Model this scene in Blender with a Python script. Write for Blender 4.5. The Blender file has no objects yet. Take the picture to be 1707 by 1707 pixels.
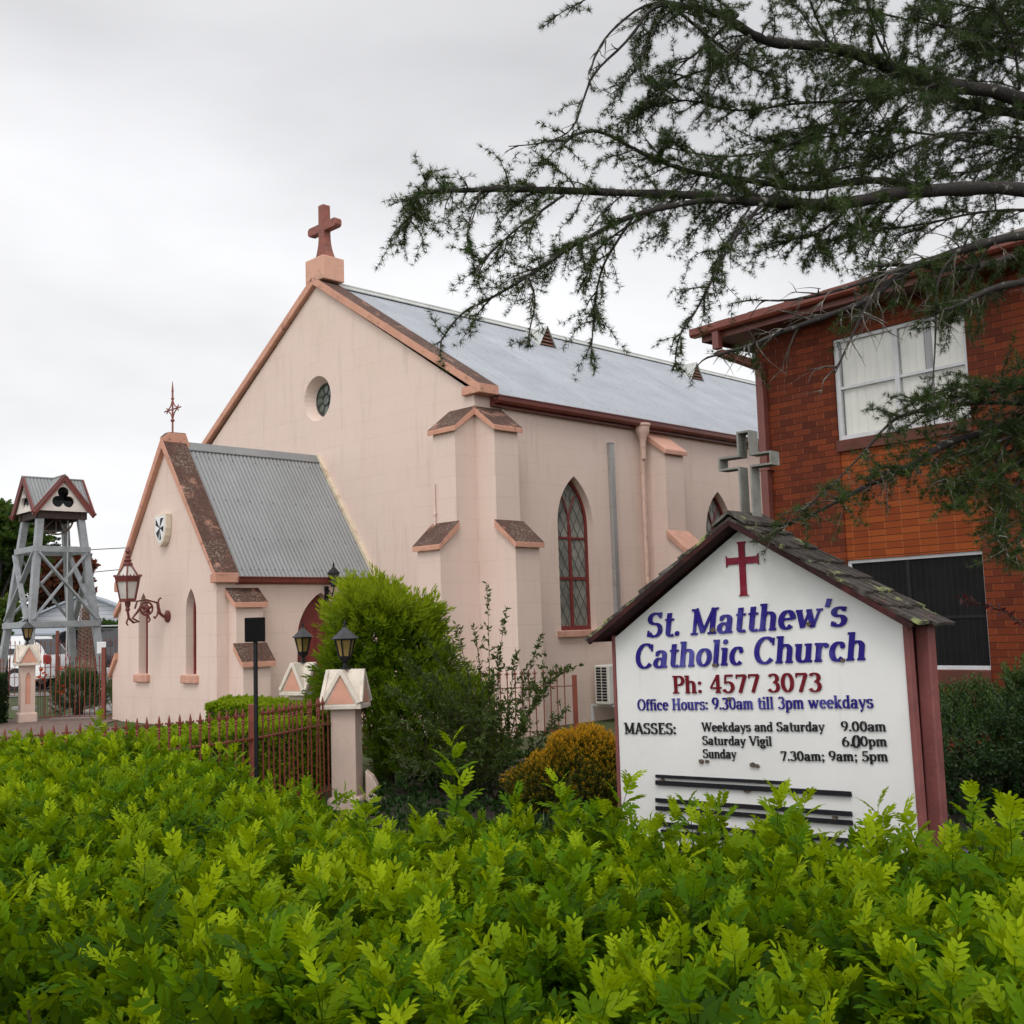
import bpy, bmesh, math, random
import numpy as np
from mathutils import Vector, Matrix
from mathutils.geometry import tessellate_polygon
PI = math.pi
rad = math.radians
random.seed(7)
RNG = np.random.default_rng(11)
scn = bpy.context.scene
COL = scn.collection

# ------------------------------------------------------------------ camera
F, PITCH, ROLL, EYE, CC = 1869.04, .1020154, -.0319234, 1.65, 853.5
FW = Vector((0, math.cos(PITCH), math.sin(PITCH)))
_r = Vector((1, 0, 0)); _u = Vector((0, -math.sin(PITCH), math.cos(PITCH)))
RT = math.cos(ROLL)*_r + math.sin(ROLL)*_u
UP = -math.sin(ROLL)*_r + math.cos(ROLL)*_u
cd = bpy.data.cameras.new('camera'); cam = bpy.data.objects.new('camera', cd); COL.objects.link(cam)
cam.matrix_world = Matrix(((RT.x, UP.x, -FW.x, 0), (RT.y, UP.y, -FW.y, 0), (RT.z, UP.z, -FW.z, EYE), (0, 0, 0, 1)))
cd.sensor_width = 36; cd.lens = 36*F/1707; cd.clip_start = .05; cd.clip_end = 3000
scn.camera = cam

def at(x, y, Y):
    'world point at depth Y seen in the photograph at pixel (x, y)'
    d = FW*F + RT*(x-CC) - UP*(y-CC)
    d = d/d.y
    return Vector((0, 0, EYE)) + d*Y

# ------------------------------------------------------------------ sky and sun
SUN_EL, SUN_AZ = 52, 193     # degrees; azimuth counted clockwise from +Y (behind, left of the camera)
w = bpy.data.worlds.new('World'); scn.world = w; w.use_nodes = True
nt = w.node_tree; nt.nodes.clear()
N = nt.nodes.new; LK = nt.links.new
out = N('ShaderNodeOutputWorld'); bg = N('ShaderNodeBackground')
sky = N('ShaderNodeTexSky'); sky.sky_type = 'NISHITA'; sky.sun_disc = False
sky.sun_elevation = rad(SUN_EL); sky.sun_rotation = rad(SUN_AZ)
tc = N('ShaderNodeTexCoord'); sep = N('ShaderNodeSeparateXYZ'); LK(tc.outputs['Generated'], sep.inputs[0])
# overcast: a cloud deck over the clear sky, brighter overhead and behind the camera, pale near the horizon
mp = N('ShaderNodeMapping'); mp.inputs['Scale'].default_value = (1.0, 1.0, 2.6); LK(tc.outputs['Generated'], mp.inputs[0])
mp.inputs['Location'].default_value = (.3, .1, .75)
n1 = N('ShaderNodeTexNoise'); n1.inputs['Scale'].default_value = 1.7; n1.inputs['Detail'].default_value = 5; n1.inputs['Roughness'].default_value = .5
LK(mp.outputs[0], n1.inputs['Vector'])
cr = N('ShaderNodeValToRGB')        # elevation -> luminance of the cloud deck
el = cr.color_ramp.elements
el[0].position = 0.0; el[0].color = (1.0, 1.0, 1.01, 1)
el[1].position = 1.0; el[1].color = (1.0, .99, .98, 1)
def stop(p, c):
    e = el.new(p); e.color = (*c, 1)
stop(.20, (1.0, 1.0, 1.015)); stop(.33, (.88, .88, .90)); stop(.47, (.74, .74, .76)); stop(.58, (.76, .76, .77)); stop(.8, (1.0, .99, .98))
LK(sep.outputs['Z'], cr.inputs[0])
mr = N('ShaderNodeMapRange'); mr.inputs['From Min'].default_value = .3; mr.inputs['From Max'].default_value = .7
mr.inputs['To Min'].default_value = .78; mr.inputs['To Max'].default_value = 1.16
LK(n1.outputs['Fac'], mr.inputs['Value'])
mrb = N('ShaderNodeMapRange'); mrb.inputs['From Min'].default_value = .35; mrb.inputs['From Max'].default_value = -.8
mrb.inputs['To Min'].default_value = 1.0; mrb.inputs['To Max'].default_value = 1.9   # the brighter half of the sky lies behind
LK(sep.outputs['Y'], mrb.inputs['Value'])
m1 = N('ShaderNodeMath'); m1.operation = 'MULTIPLY'; LK(mr.outputs[0], m1.inputs[0]); LK(mrb.outputs[0], m1.inputs[1])
vm = N('ShaderNodeVectorMath'); vm.operation = 'SCALE'; LK(cr.outputs['Color'], vm.inputs[0]); LK(m1.outputs[0], vm.inputs['Scale'])
SKY_STRENGTH = .10
vs = N('ShaderNodeVectorMath'); vs.operation = 'SCALE'; vs.inputs['Scale'].default_value = 1/SKY_STRENGTH; LK(vm.outputs[0], vs.inputs[0])
mx = N('ShaderNodeMix'); mx.data_type = 'RGBA'; mx.inputs['Factor'].default_value = .96
LK(sky.outputs[0], mx.inputs[6]); LK(vs.outputs[0], mx.inputs[7])
LK(mx.outputs[2], bg.inputs['Color']); bg.inputs['Strength'].default_value = SKY_STRENGTH
LK(bg.outputs[0], out.inputs['Surface'])
sd = bpy.data.lights.new('sun', 'SUN'); sd.energy = .9; sd.angle = rad(22); sd.color = (1, .97, .92)
so = bpy.data.objects.new('sun', sd); COL.objects.link(so)
sdir = Vector((math.sin(rad(SUN_AZ))*math.cos(rad(SUN_EL)), math.cos(rad(SUN_AZ))*math.cos(rad(SUN_EL)), math.sin(rad(SUN_EL))))
so.rotation_euler = sdir.to_track_quat('Z', 'Y').to_euler()
vsn = scn.view_settings
vsn.view_transform = 'Standard'; vsn.look = 'None'; vsn.exposure = .08; vsn.gamma = 1; vsn.use_curve_mapping = False
scn.cycles.max_bounces = 6; scn.cycles.diffuse_bounces = 3; scn.cycles.transparent_max_bounces = 6
try:
    scn.cycles.use_denoising = True
except Exception: pass

# ------------------------------------------------------------------ object helpers
def tag(o, label=None, cat=None, group=None, kind=None):
    if label: o['label'] = label
    if cat: o['category'] = cat
    if group: o['group'] = group
    if kind: o['kind'] = kind
    return o
def thing(name, label, cat, loc=(0, 0, 0), rz=0, group=None):
    o = bpy.data.objects.new(name, None); COL.objects.link(o)
    o.empty_display_size = .2
    o.location = loc; o.rotation_euler = (0, 0, rz)
    return tag(o, label, cat, group)
def link(name, me, m, parent=None):
    o = bpy.data.objects.new(name, me); COL.objects.link(o)
    if m is not None: me.materials.append(m)
    if parent is not None: o.parent = parent
    return o
def dup(root, loc, rz, label, group=None):
    r = root.copy(); COL.objects.link(r); r.location = loc; r.rotation_euler = (0, 0, rz); r['label'] = label
    if group: r['group'] = group
    for ch in list(root.children):
        c = ch.copy(); COL.objects.link(c); c.parent = r
        for g in ch.children:
            d = g.copy(); COL.objects.link(d); d.parent = c
    return r

class MB:
    'collects shapes; build() links them as ONE mesh object'
    def __init__(s): s.v = []; s.f = []
    def add(s, vs, fs):
        b = len(s.v); s.v += [tuple(x) for x in vs]; s.f += [tuple(i+b for i in f) for f in fs]; return s
    def box(s, x0, x1, y0, y1, z0, z1):
        return s.add([(x0,y0,z0),(x1,y0,z0),(x1,y1,z0),(x0,y1,z0),(x0,y0,z1),(x1,y0,z1),(x1,y1,z1),(x0,y1,z1)],
                     [(0,3,2,1),(4,5,6,7),(0,1,5,4),(1,2,6,5),(2,3,7,6),(3,0,4,7)])
    def hexa(s, p): return s.add(p, [(0,3,2,1),(4,5,6,7),(0,1,5,4),(1,2,6,5),(2,3,7,6),(3,0,4,7)])
    def beam(s, p0, p1, w, h, up=(0, 0, 1)):
        p0 = Vector(p0); p1 = Vector(p1); d = (p1-p0).normalized(); up = Vector(up)
        a = d.cross(up)
        if a.length < 1e-4: a = d.cross(Vector((1, 0, 0)))
        a.normalize(); b = a.cross(d).normalized(); a *= w/2; b *= h/2
        return s.hexa([p0-a-b, p0+a-b, p0+a+b, p0-a+b, p1-a-b, p1+a-b, p1+a+b, p1-a+b])
    def prism(s, pts, fn, d):
        'closed polygon pts (u,v) mapped by fn to 3d, extruded by vector d'
        n = len(pts); d = Vector(d); A = [Vector(fn(*p)) for p in pts]; B = [a+d for a in A]
        tris = tessellate_polygon([[Vector((p[0], p[1], 0)) for p in pts]])
        fs = [tuple(t) for t in tris] + [tuple(i+n for i in reversed(t)) for t in tris]
        fs += [(i, (i+1) % n, (i+1) % n+n, i+n) for i in range(n)]
        return s.add(A+B, fs)
    def holed(s, outer, holes, fn, depth=None):
        'flat panel with holes; each hole gets a reveal along vector depth'
        polys = [outer]+holes; flat = [p for q in polys for p in q]
        tris = tessellate_polygon([[Vector((p[0], p[1], 0)) for p in q] for q in polys])
        s.add([fn(*p) for p in flat], [tuple(t) for t in tris])
        if depth is not None:
            d = Vector(depth)
            for q in holes:
                n = len(q); A = [Vector(fn(*p)) for p in q]
                s.add(A+[a+d for a in A], [(i, (i+1) % n, (i+1) % n+n, i+n) for i in range(n)])
        return s
    def tube(s, pts, r, n=8, cap=True):
        pts = [Vector(p) for p in pts]; m = len(pts)
        rs = r if isinstance(r, (list, tuple)) else [r]*m
        b = len(s.v); t0 = (pts[1]-pts[0]).normalized()
        a = t0.cross(Vector((0, 0, 1)))
        if a.length < 1e-3: a = t0.cross(Vector((1, 0, 0)))
        a.normalize()
        for i, p in enumerate(pts):
            t = (pts[min(i+1, m-1)]-pts[max(i-1, 0)])
            t = t.normalized() if t.length > 1e-9 else t0
            a = (a-t*a.dot(t))
            a = a.normalized() if a.length > 1e-6 else t.orthogonal().normalized()
            c = t.cross(a)
            for k in range(n):
                q = 2*PI*k/n
                s.v.append(tuple(p+(a*math.cos(q)+c*math.sin(q))*rs[i]))
        for i in range(m-1):
            for k in range(n):
                k2 = (k+1) % n
                s.f.append((b+i*n+k, b+i*n+k2, b+(i+1)*n+k2, b+(i+1)*n+k))
        if cap:
            s.f.append(tuple(b+k for k in reversed(range(n)))); s.f.append(tuple(b+(m-1)*n+k for k in range(n)))
        return s
    def lathe(s, prof, c=(0, 0, 0), n=16, a0=0.0):
        b = len(s.v); m = len(prof)
        for r, z in prof:
            for k in range(n):
                q = a0+2*PI*k/n; s.v.append((c[0]+r*math.cos(q), c[1]+r*math.sin(q), c[2]+z))
        for i in range(m-1):
            for k in range(n):
                k2 = (k+1) % n; s.f.append((b+i*n+k, b+i*n+k2, b+(i+1)*n+k2, b+(i+1)*n+k))
        s.f.append(tuple(b+k for k in reversed(range(n)))); s.f.append(tuple(b+(m-1)*n+k for k in range(n)))
        return s
    def corr(s, o, u, v, nrm, L, W, pitch=.076, amp=.009, taper=None, sub=6):
        'corrugated sheet: ridges run along v, waves counted along u'
        o, u, v, nrm = map(Vector, (o, u, v, nrm)); k = int(L/pitch*sub)+1; b = len(s.v)
        for i in range(k+1):
            x = L*i/k; h = amp*math.sin(2*PI*x/pitch); w_ = taper(x) if taper else W
            for t in (0, w_):
                s.v.append(tuple(o+u*x+v*t+nrm*h))
        for i in range(k): s.f.append((b+2*i, b+2*i+2, b+2*i+3, b+2*i+1))
        return s
    def build(s, name, m, parent=None, smooth=False, bevel=0, fix=True, seg=2):
        me = bpy.data.meshes.new(name)
        me.from_pydata(s.v, [], s.f)
        if fix:
            bm = bmesh.new(); bm.from_mesh(me); bmesh.ops.recalc_face_normals(bm, faces=bm.faces); bm.to_mesh(me); bm.free()
        if smooth:
            me.polygons.foreach_set('use_smooth', [True]*len(me.polygons))
            if smooth == 'auto':
                try: me.set_sharp_from_angle(angle=rad(40))
                except Exception: pass
        me.update()
        o = link(name, me, m, parent)
        if bevel:
            bv = o.modifiers.new('bevel', 'BEVEL'); bv.width = bevel; bv.segments = seg; bv.limit_method = 'ANGLE'; bv.angle_limit = rad(35)
        return o

# ------------------------------------------------------------------ materials
class Nodes:
    def __init__(s, name):
        s.m = bpy.data.materials.new(name); s.m.use_nodes = True; s.t = s.m.node_tree
        s.b = s.t.nodes['Principled BSDF']; s.o = s.t.nodes['Material Output']
        s.tc = s.t.nodes.new('ShaderNodeTexCoord')
    def n(s, k, **kw):
        x = s.t.nodes.new(k)
        for a, v in kw.items():
            if a[0] == '_': x.inputs[a[1:].replace('_', ' ')].default_value = v
            else: setattr(x, a, v)
        return x
    def l(s, a, b): s.t.links.new(a, b)
    def noise(s, scale, detail=4, rough=.55, vec=None, dist=0):
        x = s.n('ShaderNodeTexNoise'); x.inputs['Scale'].default_value = scale; x.inputs['Detail'].default_value = detail
        x.inputs['Roughness'].default_value = rough; x.inputs['Distortion'].default_value = dist
        s.l(vec or s.tc.outputs['Object'], x.inputs['Vector']); return x.outputs['Fac']
    def ramp(s, fac, stops):
        x = s.n('ShaderNodeValToRGB'); e = x.color_ramp.elements
        e[0].position, e[0].color = stops[0][0], (*stops[0][1], 1); e[1].position, e[1].color = stops[-1][0], (*stops[-1][1], 1)
        for p, c in stops[1:-1]:
            q = e.new(p); q.color = (*c, 1)
        s.l(fac, x.inputs[0]); return x.outputs['Color']
    def mix(s, fac, a, b, mode='MIX'):
        x = s.n('ShaderNodeMix', data_type='RGBA', blend_type=mode)
        for v, i in ((fac, 0), (a, 6), (b, 7)):
            if hasattr(v, 'is_linked'): s.l(v, x.inputs[i])
            elif isinstance(v, (int, float)): x.inputs[i].default_value = v
            else: x.inputs[i].default_value = (*v, 1)
        return x.outputs[2]
    def rng(s, fac, a, b, c=0., d=1.):
        x = s.n('ShaderNodeMapRange'); s.l(fac, x.inputs[0])
        for i, v in enumerate((a, b, c, d)): x.inputs[i+1].default_value = v
        return x.outputs[0]
    def bump(s, h, strength=.3, dist=.01):
        x = s.n('ShaderNodeBump'); x.inputs['Strength'].default_value = strength; x.inputs['Distance'].default_value = dist
        s.l(h, x.inputs['Height']); s.l(x.outputs[0], s.b.inputs['Normal']); return x
    def col(s, c): s.l(c, s.b.inputs['Base Color'])
    def xyz(s): 
        x = s.n('ShaderNodeSeparateXYZ'); s.l(s.tc.outputs['Object'], x.inputs[0]); return x.outputs
    def math(s, op, a, b=0.):
        x = s.n('ShaderNodeMath', operation=op)
        for i, v in enumerate((a, b)):
            if hasattr(v, 'is_linked'): s.l(v, x.inputs[i])
            else: x.inputs[i].default_value = v
        return x.outputs[0]
    def comb(s, x, y, z=0.):
        k = s.n('ShaderNodeCombineXYZ')
        for i, v in enumerate((x, y, z)):
            if hasattr(v, 'is_linked'): s.l(v, k.inputs[i])
            else: k.inputs[i].default_value = v
        return k.outputs[0]

def mat(name, c, rough=.6, var=.12, scale=5, bump=.0, bscale=60, metal=0., spec=.5, stain=None, sscale=3, sth=(.5, .7), coat=0):
    k = Nodes(name)
    f = k.noise(scale, 5, .6)
    lo = tuple(max(0, x*(1-var)) for x in c); hi = tuple(min(1, x*(1+var)) for x in c)
    colr = k.ramp(f, [(.3, lo), (.7, hi)])
    if stain is not None:
        g = k.noise(sscale, 8, .68)
        colr = k.mix(k.rng(g, *sth), colr, stain)
    k.col(colr)
    k.b.inputs['Roughness'].default_value = rough; k.b.inputs['Metallic'].default_value = metal
    k.b.inputs['Specular IOR Level'].default_value = spec
    if coat: k.b.inputs['Coat Weight'].default_value = coat
    if bump: k.bump(k.noise(bscale, 4, .6), bump, .01)
    return k.m

def wall_material():
    'pale pink painted render, faintly scored into blocks'
    k = Nodes('pink_render'); o = k.xyz()
    v = k.comb(k.math('ADD', o[0], o[1]), o[2])
    br = k.n('ShaderNodeTexBrick', _Scale=1.0); br.inputs['Brick Width'].default_value = .78; br.inputs['Row Height'].default_value = .335
    br.inputs['Mortar Size'].default_value = .0045; br.inputs['Mortar Smooth'].default_value = .6; br.inputs['Bias'].default_value = -.2
    br.inputs['Color1'].default_value = (.675, .528, .460, 1); br.inputs['Color2'].default_value = (.70, .555, .485, 1); br.inputs['Mortar'].default_value = (.50, .36, .295, 1)
    k.l(v, br.inputs['Vector'])
    a = k.noise(.7, 6, .65); c = k.mix(k.rng(a, .35, .75, 0, .35), br.outputs['Color'], (.60, .49, .37))
    # the joints are painted over and only come through here and there
    base = k.mix(k.rng(k.noise(1.3, 4, .6), .35, .65, .15, .8), (.69, .545, .475), c)
    # rain streaks
    st = k.noise(1.0, 6, .7, vec=k.comb(k.math('MULTIPLY', k.math('ADD', o[0], o[1]), 5.), k.math('MULTIPLY', o[2], .5)))
    base = k.mix(k.rng(st, .54, .8, 0, .5), base, (.42, .31, .24))
    # damp towards the footing
    low = k.math('MULTIPLY', k.rng(o[2], .9, .1, 0, 1), k.rng(k.noise(2.2, 6, .7), .4, .7))
    base = k.mix(k.math('MULTIPLY', low, .4), base, (.36, .25, .20))
    k.col(base); k.b.inputs['Roughness'].default_value = .72; k.b.inputs['Specular IOR Level'].default_value = .3
    h = k.math('ADD', k.math('MULTIPLY', br.outputs['Fac'], -.5), k.math('MULTIPLY', k.noise(38, 4, .6), .35))
    k.bump(h, .25, .008)
    return k.m

def coping_material(name, lich=.5):
    'salmon paint going brown and black with lichen on top faces'
    k = Nodes(name); g = k.n('ShaderNodeNewGeometry'); sx = k.n('ShaderNodeSeparateXYZ'); k.l(g.outputs['Normal'], sx.inputs[0])
    up = k.rng(sx.outputs[2], .25, .55)
    f = k.math('ADD', k.noise(2.2, 7, .7), k.math('MULTIPLY', k.noise(14, 5, .7), .35))
    brown = k.ramp(k.noise(22, 6, .75), [(.3, (.035, .016, .012)), (.55, (.085, .04, .028)), (.75, (.17, .085, .06))])
    fac = k.math('MULTIPLY', up, k.rng(f, .45, .62, .1, 1))
    edge = k.math('MULTIPLY', k.rng(k.noise(9, 6, .7), .58, .68), .7)
    fac = k.math('MAXIMUM', fac, edge)
    c = k.mix(fac, k.ramp(k.noise(4), [(.3, (.50, .25, .17)), (.7, (.59, .31, .22))]), brown)
    li = k.math('MULTIPLY', k.math('MULTIPLY', up, k.rng(k.noise(30, 6, .75), .53, .60)), k.rng(k.noise(2.3, 4), .53-.07*lich, .64))
    c = k.mix(k.math('MULTIPLY', li, lich*.7), c, (.36, .33, .25))
    k.col(c); k.b.inputs['Roughness'].default_value = .85; k.bump(k.noise(50, 5, .7), .5, .012)
    return k.m

def brick_material(name, pal, stack=False):
    k = Nodes(name); o = k.xyz()
    v = k.comb(k.math('ADD', o[0], o[1]), o[2])
    br = k.n('ShaderNodeTexBrick', _Scale=1.0); br.inputs['Brick Width'].default_value = .24 if not stack else .236; br.inputs['Row Height'].default_value = .0858
    if stack: br.offset = 0.0
    br.inputs['Mortar Size'].default_value = .0052; br.inputs['Mortar Smooth'].default_value = .1; br.inputs['Bias'].default_value = 0
    br.inputs['Color1'].default_value = (0, 0, 0, 1); br.inputs['Color2'].default_value = (1, 1, 1, 1); br.inputs['Mortar'].default_value = (.5, .5, .5, 1)
    k.l(v, br.inputs['Vector'])
    tone = k.math('ADD', k.math('MULTIPLY', br.outputs['Color'], .55), k.math('MULTIPLY', k.noise(1.1, 3), .6))
    c = k.ramp(tone, [(.15, pal[0]), (.5, pal[1]), (.95, pal[2])])
    # rusticated face: vertical tooling and pale arris at the perpends
    w = k.noise(1, 4, .6, vec=k.comb(k.math('MULTIPLY', k.math('ADD', o[0], o[1]), 90), k.math('MULTIPLY', o[2], 8)))
    c = k.mix(k.rng(w, .45, .75, 0, .35), c, pal[0])
    # bed joints dark, perpends light
    fz = k.math('FRACT', k.math('DIVIDE', o[2], .0858))
    bed = k.math('MAXIMUM', k.math('LESS_THAN', fz, .085), k.math('GREATER_THAN', fz, .955))
    j = k.mix(bed, pal[3], (.016, .008, .006))
    c = k.mix(k.math('MULTIPLY', br.outputs['Fac'], .85), c, j)
    c = k.mix(k.rng(k.noise(.8, 6, .7), .5, .8, 0, .45), c, (.035, .012, .008))
    k.col(c); k.b.inputs['Roughness'].default_value = .7; k.b.inputs['Specular IOR Level'].default_value = .2
    k.bump(k.math('ADD', k.math('MULTIPLY', br.outputs['Fac'], -1), k.math('MULTIPLY', w, .25)), .8, .008)
    return k.m

def leaf_material(name, dark, mid, light, trans=.35, rough=.42, spec=.4, extra=None):
    'colour runs with each leaf\'s own age ("tint"), light passes through the blade'
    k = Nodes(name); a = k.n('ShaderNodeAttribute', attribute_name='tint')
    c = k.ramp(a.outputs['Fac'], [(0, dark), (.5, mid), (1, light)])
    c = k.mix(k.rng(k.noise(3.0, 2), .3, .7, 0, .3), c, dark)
    k.col(c); k.b.inputs['Roughness'].default_value = rough; k.b.inputs['Specular IOR Level'].default_value = spec
    tr = k.n('ShaderNodeBsdfTranslucent'); mx = k.n('ShaderNodeMixShader'); mx.inputs[0].default_value = trans
    k.l(k.mix(.5, c, light), tr.inputs['Color']); k.l(k.b.outputs[0], mx.inputs[1]); k.l(tr.outputs[0], mx.inputs[2]); k.l(mx.outputs[0], k.o.inputs['Surface'])
    return k.m

def roof_sheet(name, c, rust=(.22, .13, .08), ra=.5):
    k = Nodes(name); o = k.xyz()
    f = k.noise(1.2, 6, .65); b = k.ramp(f, [(.3, tuple(x*.86 for x in c)), (.7, tuple(min(1, x*1.1) for x in c))])
    s = k.noise(1, 5, .65, vec=k.comb(k.math('MULTIPLY', o[0], 6), k.math('MULTIPLY', o[1], .5), k.math('MULTIPLY', o[2], .5)))
    b = k.mix(k.rng(s, .5, .8, 0, .35), b, tuple(x*.62 for x in c))
    lap = k.n('ShaderNodeTexWhiteNoise', noise_dimensions='1D'); k.l(k.math('FLOOR', k.math('DIVIDE', o[0], .762)), lap.inputs['W'])
    b = k.mix(k.math('MULTIPLY', lap.outputs['Value'], .22), b, tuple(x*.7 for x in c))
    b = k.mix(k.math('MULTIPLY', k.rng(k.noise(9, 6, .8), .62, .8), .5), b, rust)
    k.col(b); k.b.inputs['Roughness'].default_value = ra; k.b.inputs['Metallic'].default_value = .1; k.b.inputs['Specular IOR Level'].default_value = .35
    k.bump(k.noise(3, 4), .12, .02)
    return k.m

MT = {}
MT['wall'] = wall_material()
MT['coping'] = coping_material('salmon_coping', .55)
MT['coping_l'] = coping_material('lichened_coping', 1.0)
MT['trim'] = mat('salmon_paint', (.53, .285, .21), .7, .14, 6, .25, 40, stain=(.24, .12, .08), sscale=7, sth=(.6, .78))
MT['gutter'] = mat('maroon_gutter', (.145, .032, .022), .35, .2, 3)
MT['red'] = mat('red_oxide_iron', (.175, .036, .018), .5, .25, 9, .25, 90, stain=(.08, .03, .02), sscale=12, sth=(.55, .75))
MT['redcross'] = mat('rust_red_paint', (.235, .070, .048), .6, .18, 8, .25, 50, stain=(.10, .05, .04), sscale=7, sth=(.52, .75))
MT['door'] = mat('maroon_door', (.16, .022, .02), .45, .15, 6)
MT['black'] = mat('black_metal', (.009, .009, .011), .5, .3, 10, spec=.25)
MT['roof'] = roof_sheet('zinc_roof_main', (.345, .365, .40), ra=.5)
MT['roofp'] = roof_sheet('zinc_roof_porch', (.235, .242, .245), ra=.55)
MT['flash'] = mat('ridge_flashing', (.46, .47, .45), .5, .15, 3, metal=.2)
MT['cream'] = mat('cream_paint', (.62, .53, .40), .6, .1, 5, stain=(.4, .3, .2), sscale=6)
MT['white'] = mat('white_paint', (.72, .72, .72), .5, .06, 4)
MT['alu'] = mat('white_aluminium', (.56, .56, .58), .4, .08, 5)
MT['pillar'] = mat('pillar_render', (.58, .44, .37), .75, .1, 4, .3, 50, stain=(.36, .26, .21), sscale=4, sth=(.55, .8))
MT['pcap'] = mat('pillar_cap_paint', (.62, .55, .47), .75, .12, 6, .3, 60, stain=(.30, .25, .2), sscale=8, sth=(.56, .78))
MT['pinset'] = mat('pillar_inset_paint', (.56, .28, .20), .75, .12, 6, .2, 60)
def glass(name, c, r=.12, var=.5, sc=3):
    k = Nodes(name); k.col(k.ramp(k.noise(sc, 3), [(.3, tuple(x*(1-var) for x in c)), (.7, tuple(x*(1+var) for x in c))]))
    k.b.inputs['Roughness'].default_value = r; k.b.inputs['Specular IOR Level'].default_value = .6
    k.bump(k.noise(14, 3), .12, .01); return k.m
MT['lead'] = mat('lead_cames', (.03, .03, .032), .5, .1)
MT['lglass'] = glass('leaded_glass', (.21, .21, .18), .42, .45, 2.2)
MT['sglass'] = glass('stained_glass', (.055, .075, .055), .12, .9, 9)
MT['lamp_glass'] = glass('amber_lamp_glass', (.26, .18, .06), .25, .3, 6)
MT['clear'] = glass('pale_lamp_glass', (.50, .47, .43), .15, .1, 6)
MT['concrete'] = mat('weathered_concrete', (.25, .245, .22), .85, .2, 9, .5, 60, stain=(.10, .11, .08), sscale=6)
MT['soil'] = mat('dark_soil', (.035, .026, .018), .95, .4, 8, .8, 30)
MT['bark'] = mat('cedar_bark', (.019, .015, .013), .9, .35, 18, .8, 50, stain=(.20, .20, .17), sscale=14, sth=(.58, .68))
MT['twig'] = mat('grey_twig', (.075, .062, .05), .9, .4, 30, stain=(.25, .26, .22), sscale=20, sth=(.55, .66))
MT['twigd'] = mat('brown_twig', (.045, .032, .02), .9, .3, 20)
MT['brick'] = brick_material('red_brick', [(.062, .012, .005), (.118, .022, .007), (.205, .040, .011), (.25, .072, .026)])
MT['brickp'] = brick_material('orange_brick', [(.165, .030, .006), (.235, .048, .009), (.30, .068, .013), (.36, .12, .04)], True)

# ------------------------------------------------------------------ ground
def sstep(t): t = min(1, max(0, t)); return t*t*(3-2*t)
def gz(x, y): return .25*sstep((-x-1.5)/5)*sstep((y-9)/8)
def sheet(name, xs, ys, m, dz=0., kind='structure', parent=None, clip=None):
    mb = MB()
    for y in ys:
        for x in xs: mb.v.append((x, y, gz(x, y)+dz))
    n = len(xs)
    for j in range(len(ys)-1):
        for i in range(n-1): mb.f.append((j*n+i, j*n+i+1, (j+1)*n+i+1, (j+1)*n+i))
    return tag(mb.build(name, m, parent, smooth=True), kind=kind)
def frange(a, b, n): return [a+(b-a)*i/n for i in range(n+1)]
k = Nodes('lawn')
k.col(k.mix(k.rng(k.noise(1.1, 5), .35, .65), k.ramp(k.noise(30, 5, .7), [(.3, (.035, .06, .012)), (.7, (.08, .125, .025))]), (.075, .07, .03)))
k.b.inputs['Roughness'].default_value = .95; k.bump(k.noise(70, 4, .7), .8, .03); MT['lawn'] = k.m
MT['paving'] = mat('grey_paving', (.26, .25, .24), .85, .15, 3, .2, 40, stain=(.14, .12, .11), sscale=3)
MT['pavers'] = mat('brown_pavers', (.15, .10, .085), .85, .25, 6, .3, 40)
MT['asphalt'] = mat('asphalt', (.06, .06, .062), .85, .2, 8, .3, 60)
sheet('ground', [-1500, -300, -80]+frange(-40, 20, 60)+[60, 300, 1500], [-300, -60, -20]+frange(-5, 70, 75)+[130, 300, 1500], MT['lawn'])
def flat(name, pts, m, dz):
    mb = MB(); n = 0
    tris = tessellate_polygon([[Vector((x, y, 0)) for x, y in pts]])
    # cut finer so that the sheet follows the ground
    mb.add([(x, y, gz(x, y)+dz) for x, y in pts], [tuple(t) for t in tris])
    bm = bmesh.new(); me = bpy.data.meshes.new(name); me.from_pydata(mb.v, [], mb.f); bm.from_mesh(me)
    bmesh.ops.subdivide_edges(bm, edges=bm.edges, cuts=14, use_grid_fill=True)
    for v in bm.verts: v.co.z = gz(v.co.x, v.co.y)+dz
    bmesh.ops.recalc_face_normals(bm, faces=bm.faces); bm.to_mesh(me); bm.free()
    return tag(link(name, me, m), kind='structure')
flat('garden_bed', [(-1.45, 3.2), (4.2, 1.2), (6.5, 7.5), (3.1, 14.6), (.4, 15.2), (-1.2, 12.0), (-1.45, 10.9)], MT['soil'], .006)
flat('path', [(-8.5, 20.2), (-7.6, 20.0), (-8.3, 29.2), (-9.3, 29.2)], MT['paving'], .008)
flat('paved_forecourt', [(-14, 17.5), (-6.5, 12), (-4.9, 10.2), (-2.6, 12.2), (-4.4, 15.9), (-6.9, 18.6), (-7.0, 20.4), (-15, 21.2)], MT['pavers'], .012)
flat('road', [(-40, 33.6), (-9, 31.8), (40, 31.8), (40, 38), (-9, 38), (-40, 40)], MT['asphalt'], .01)
flat('footpath', [(-40, 29.4), (10, 29.0), (10, 30.6), (-40, 31.4)], MT['paving'], .02)

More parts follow.
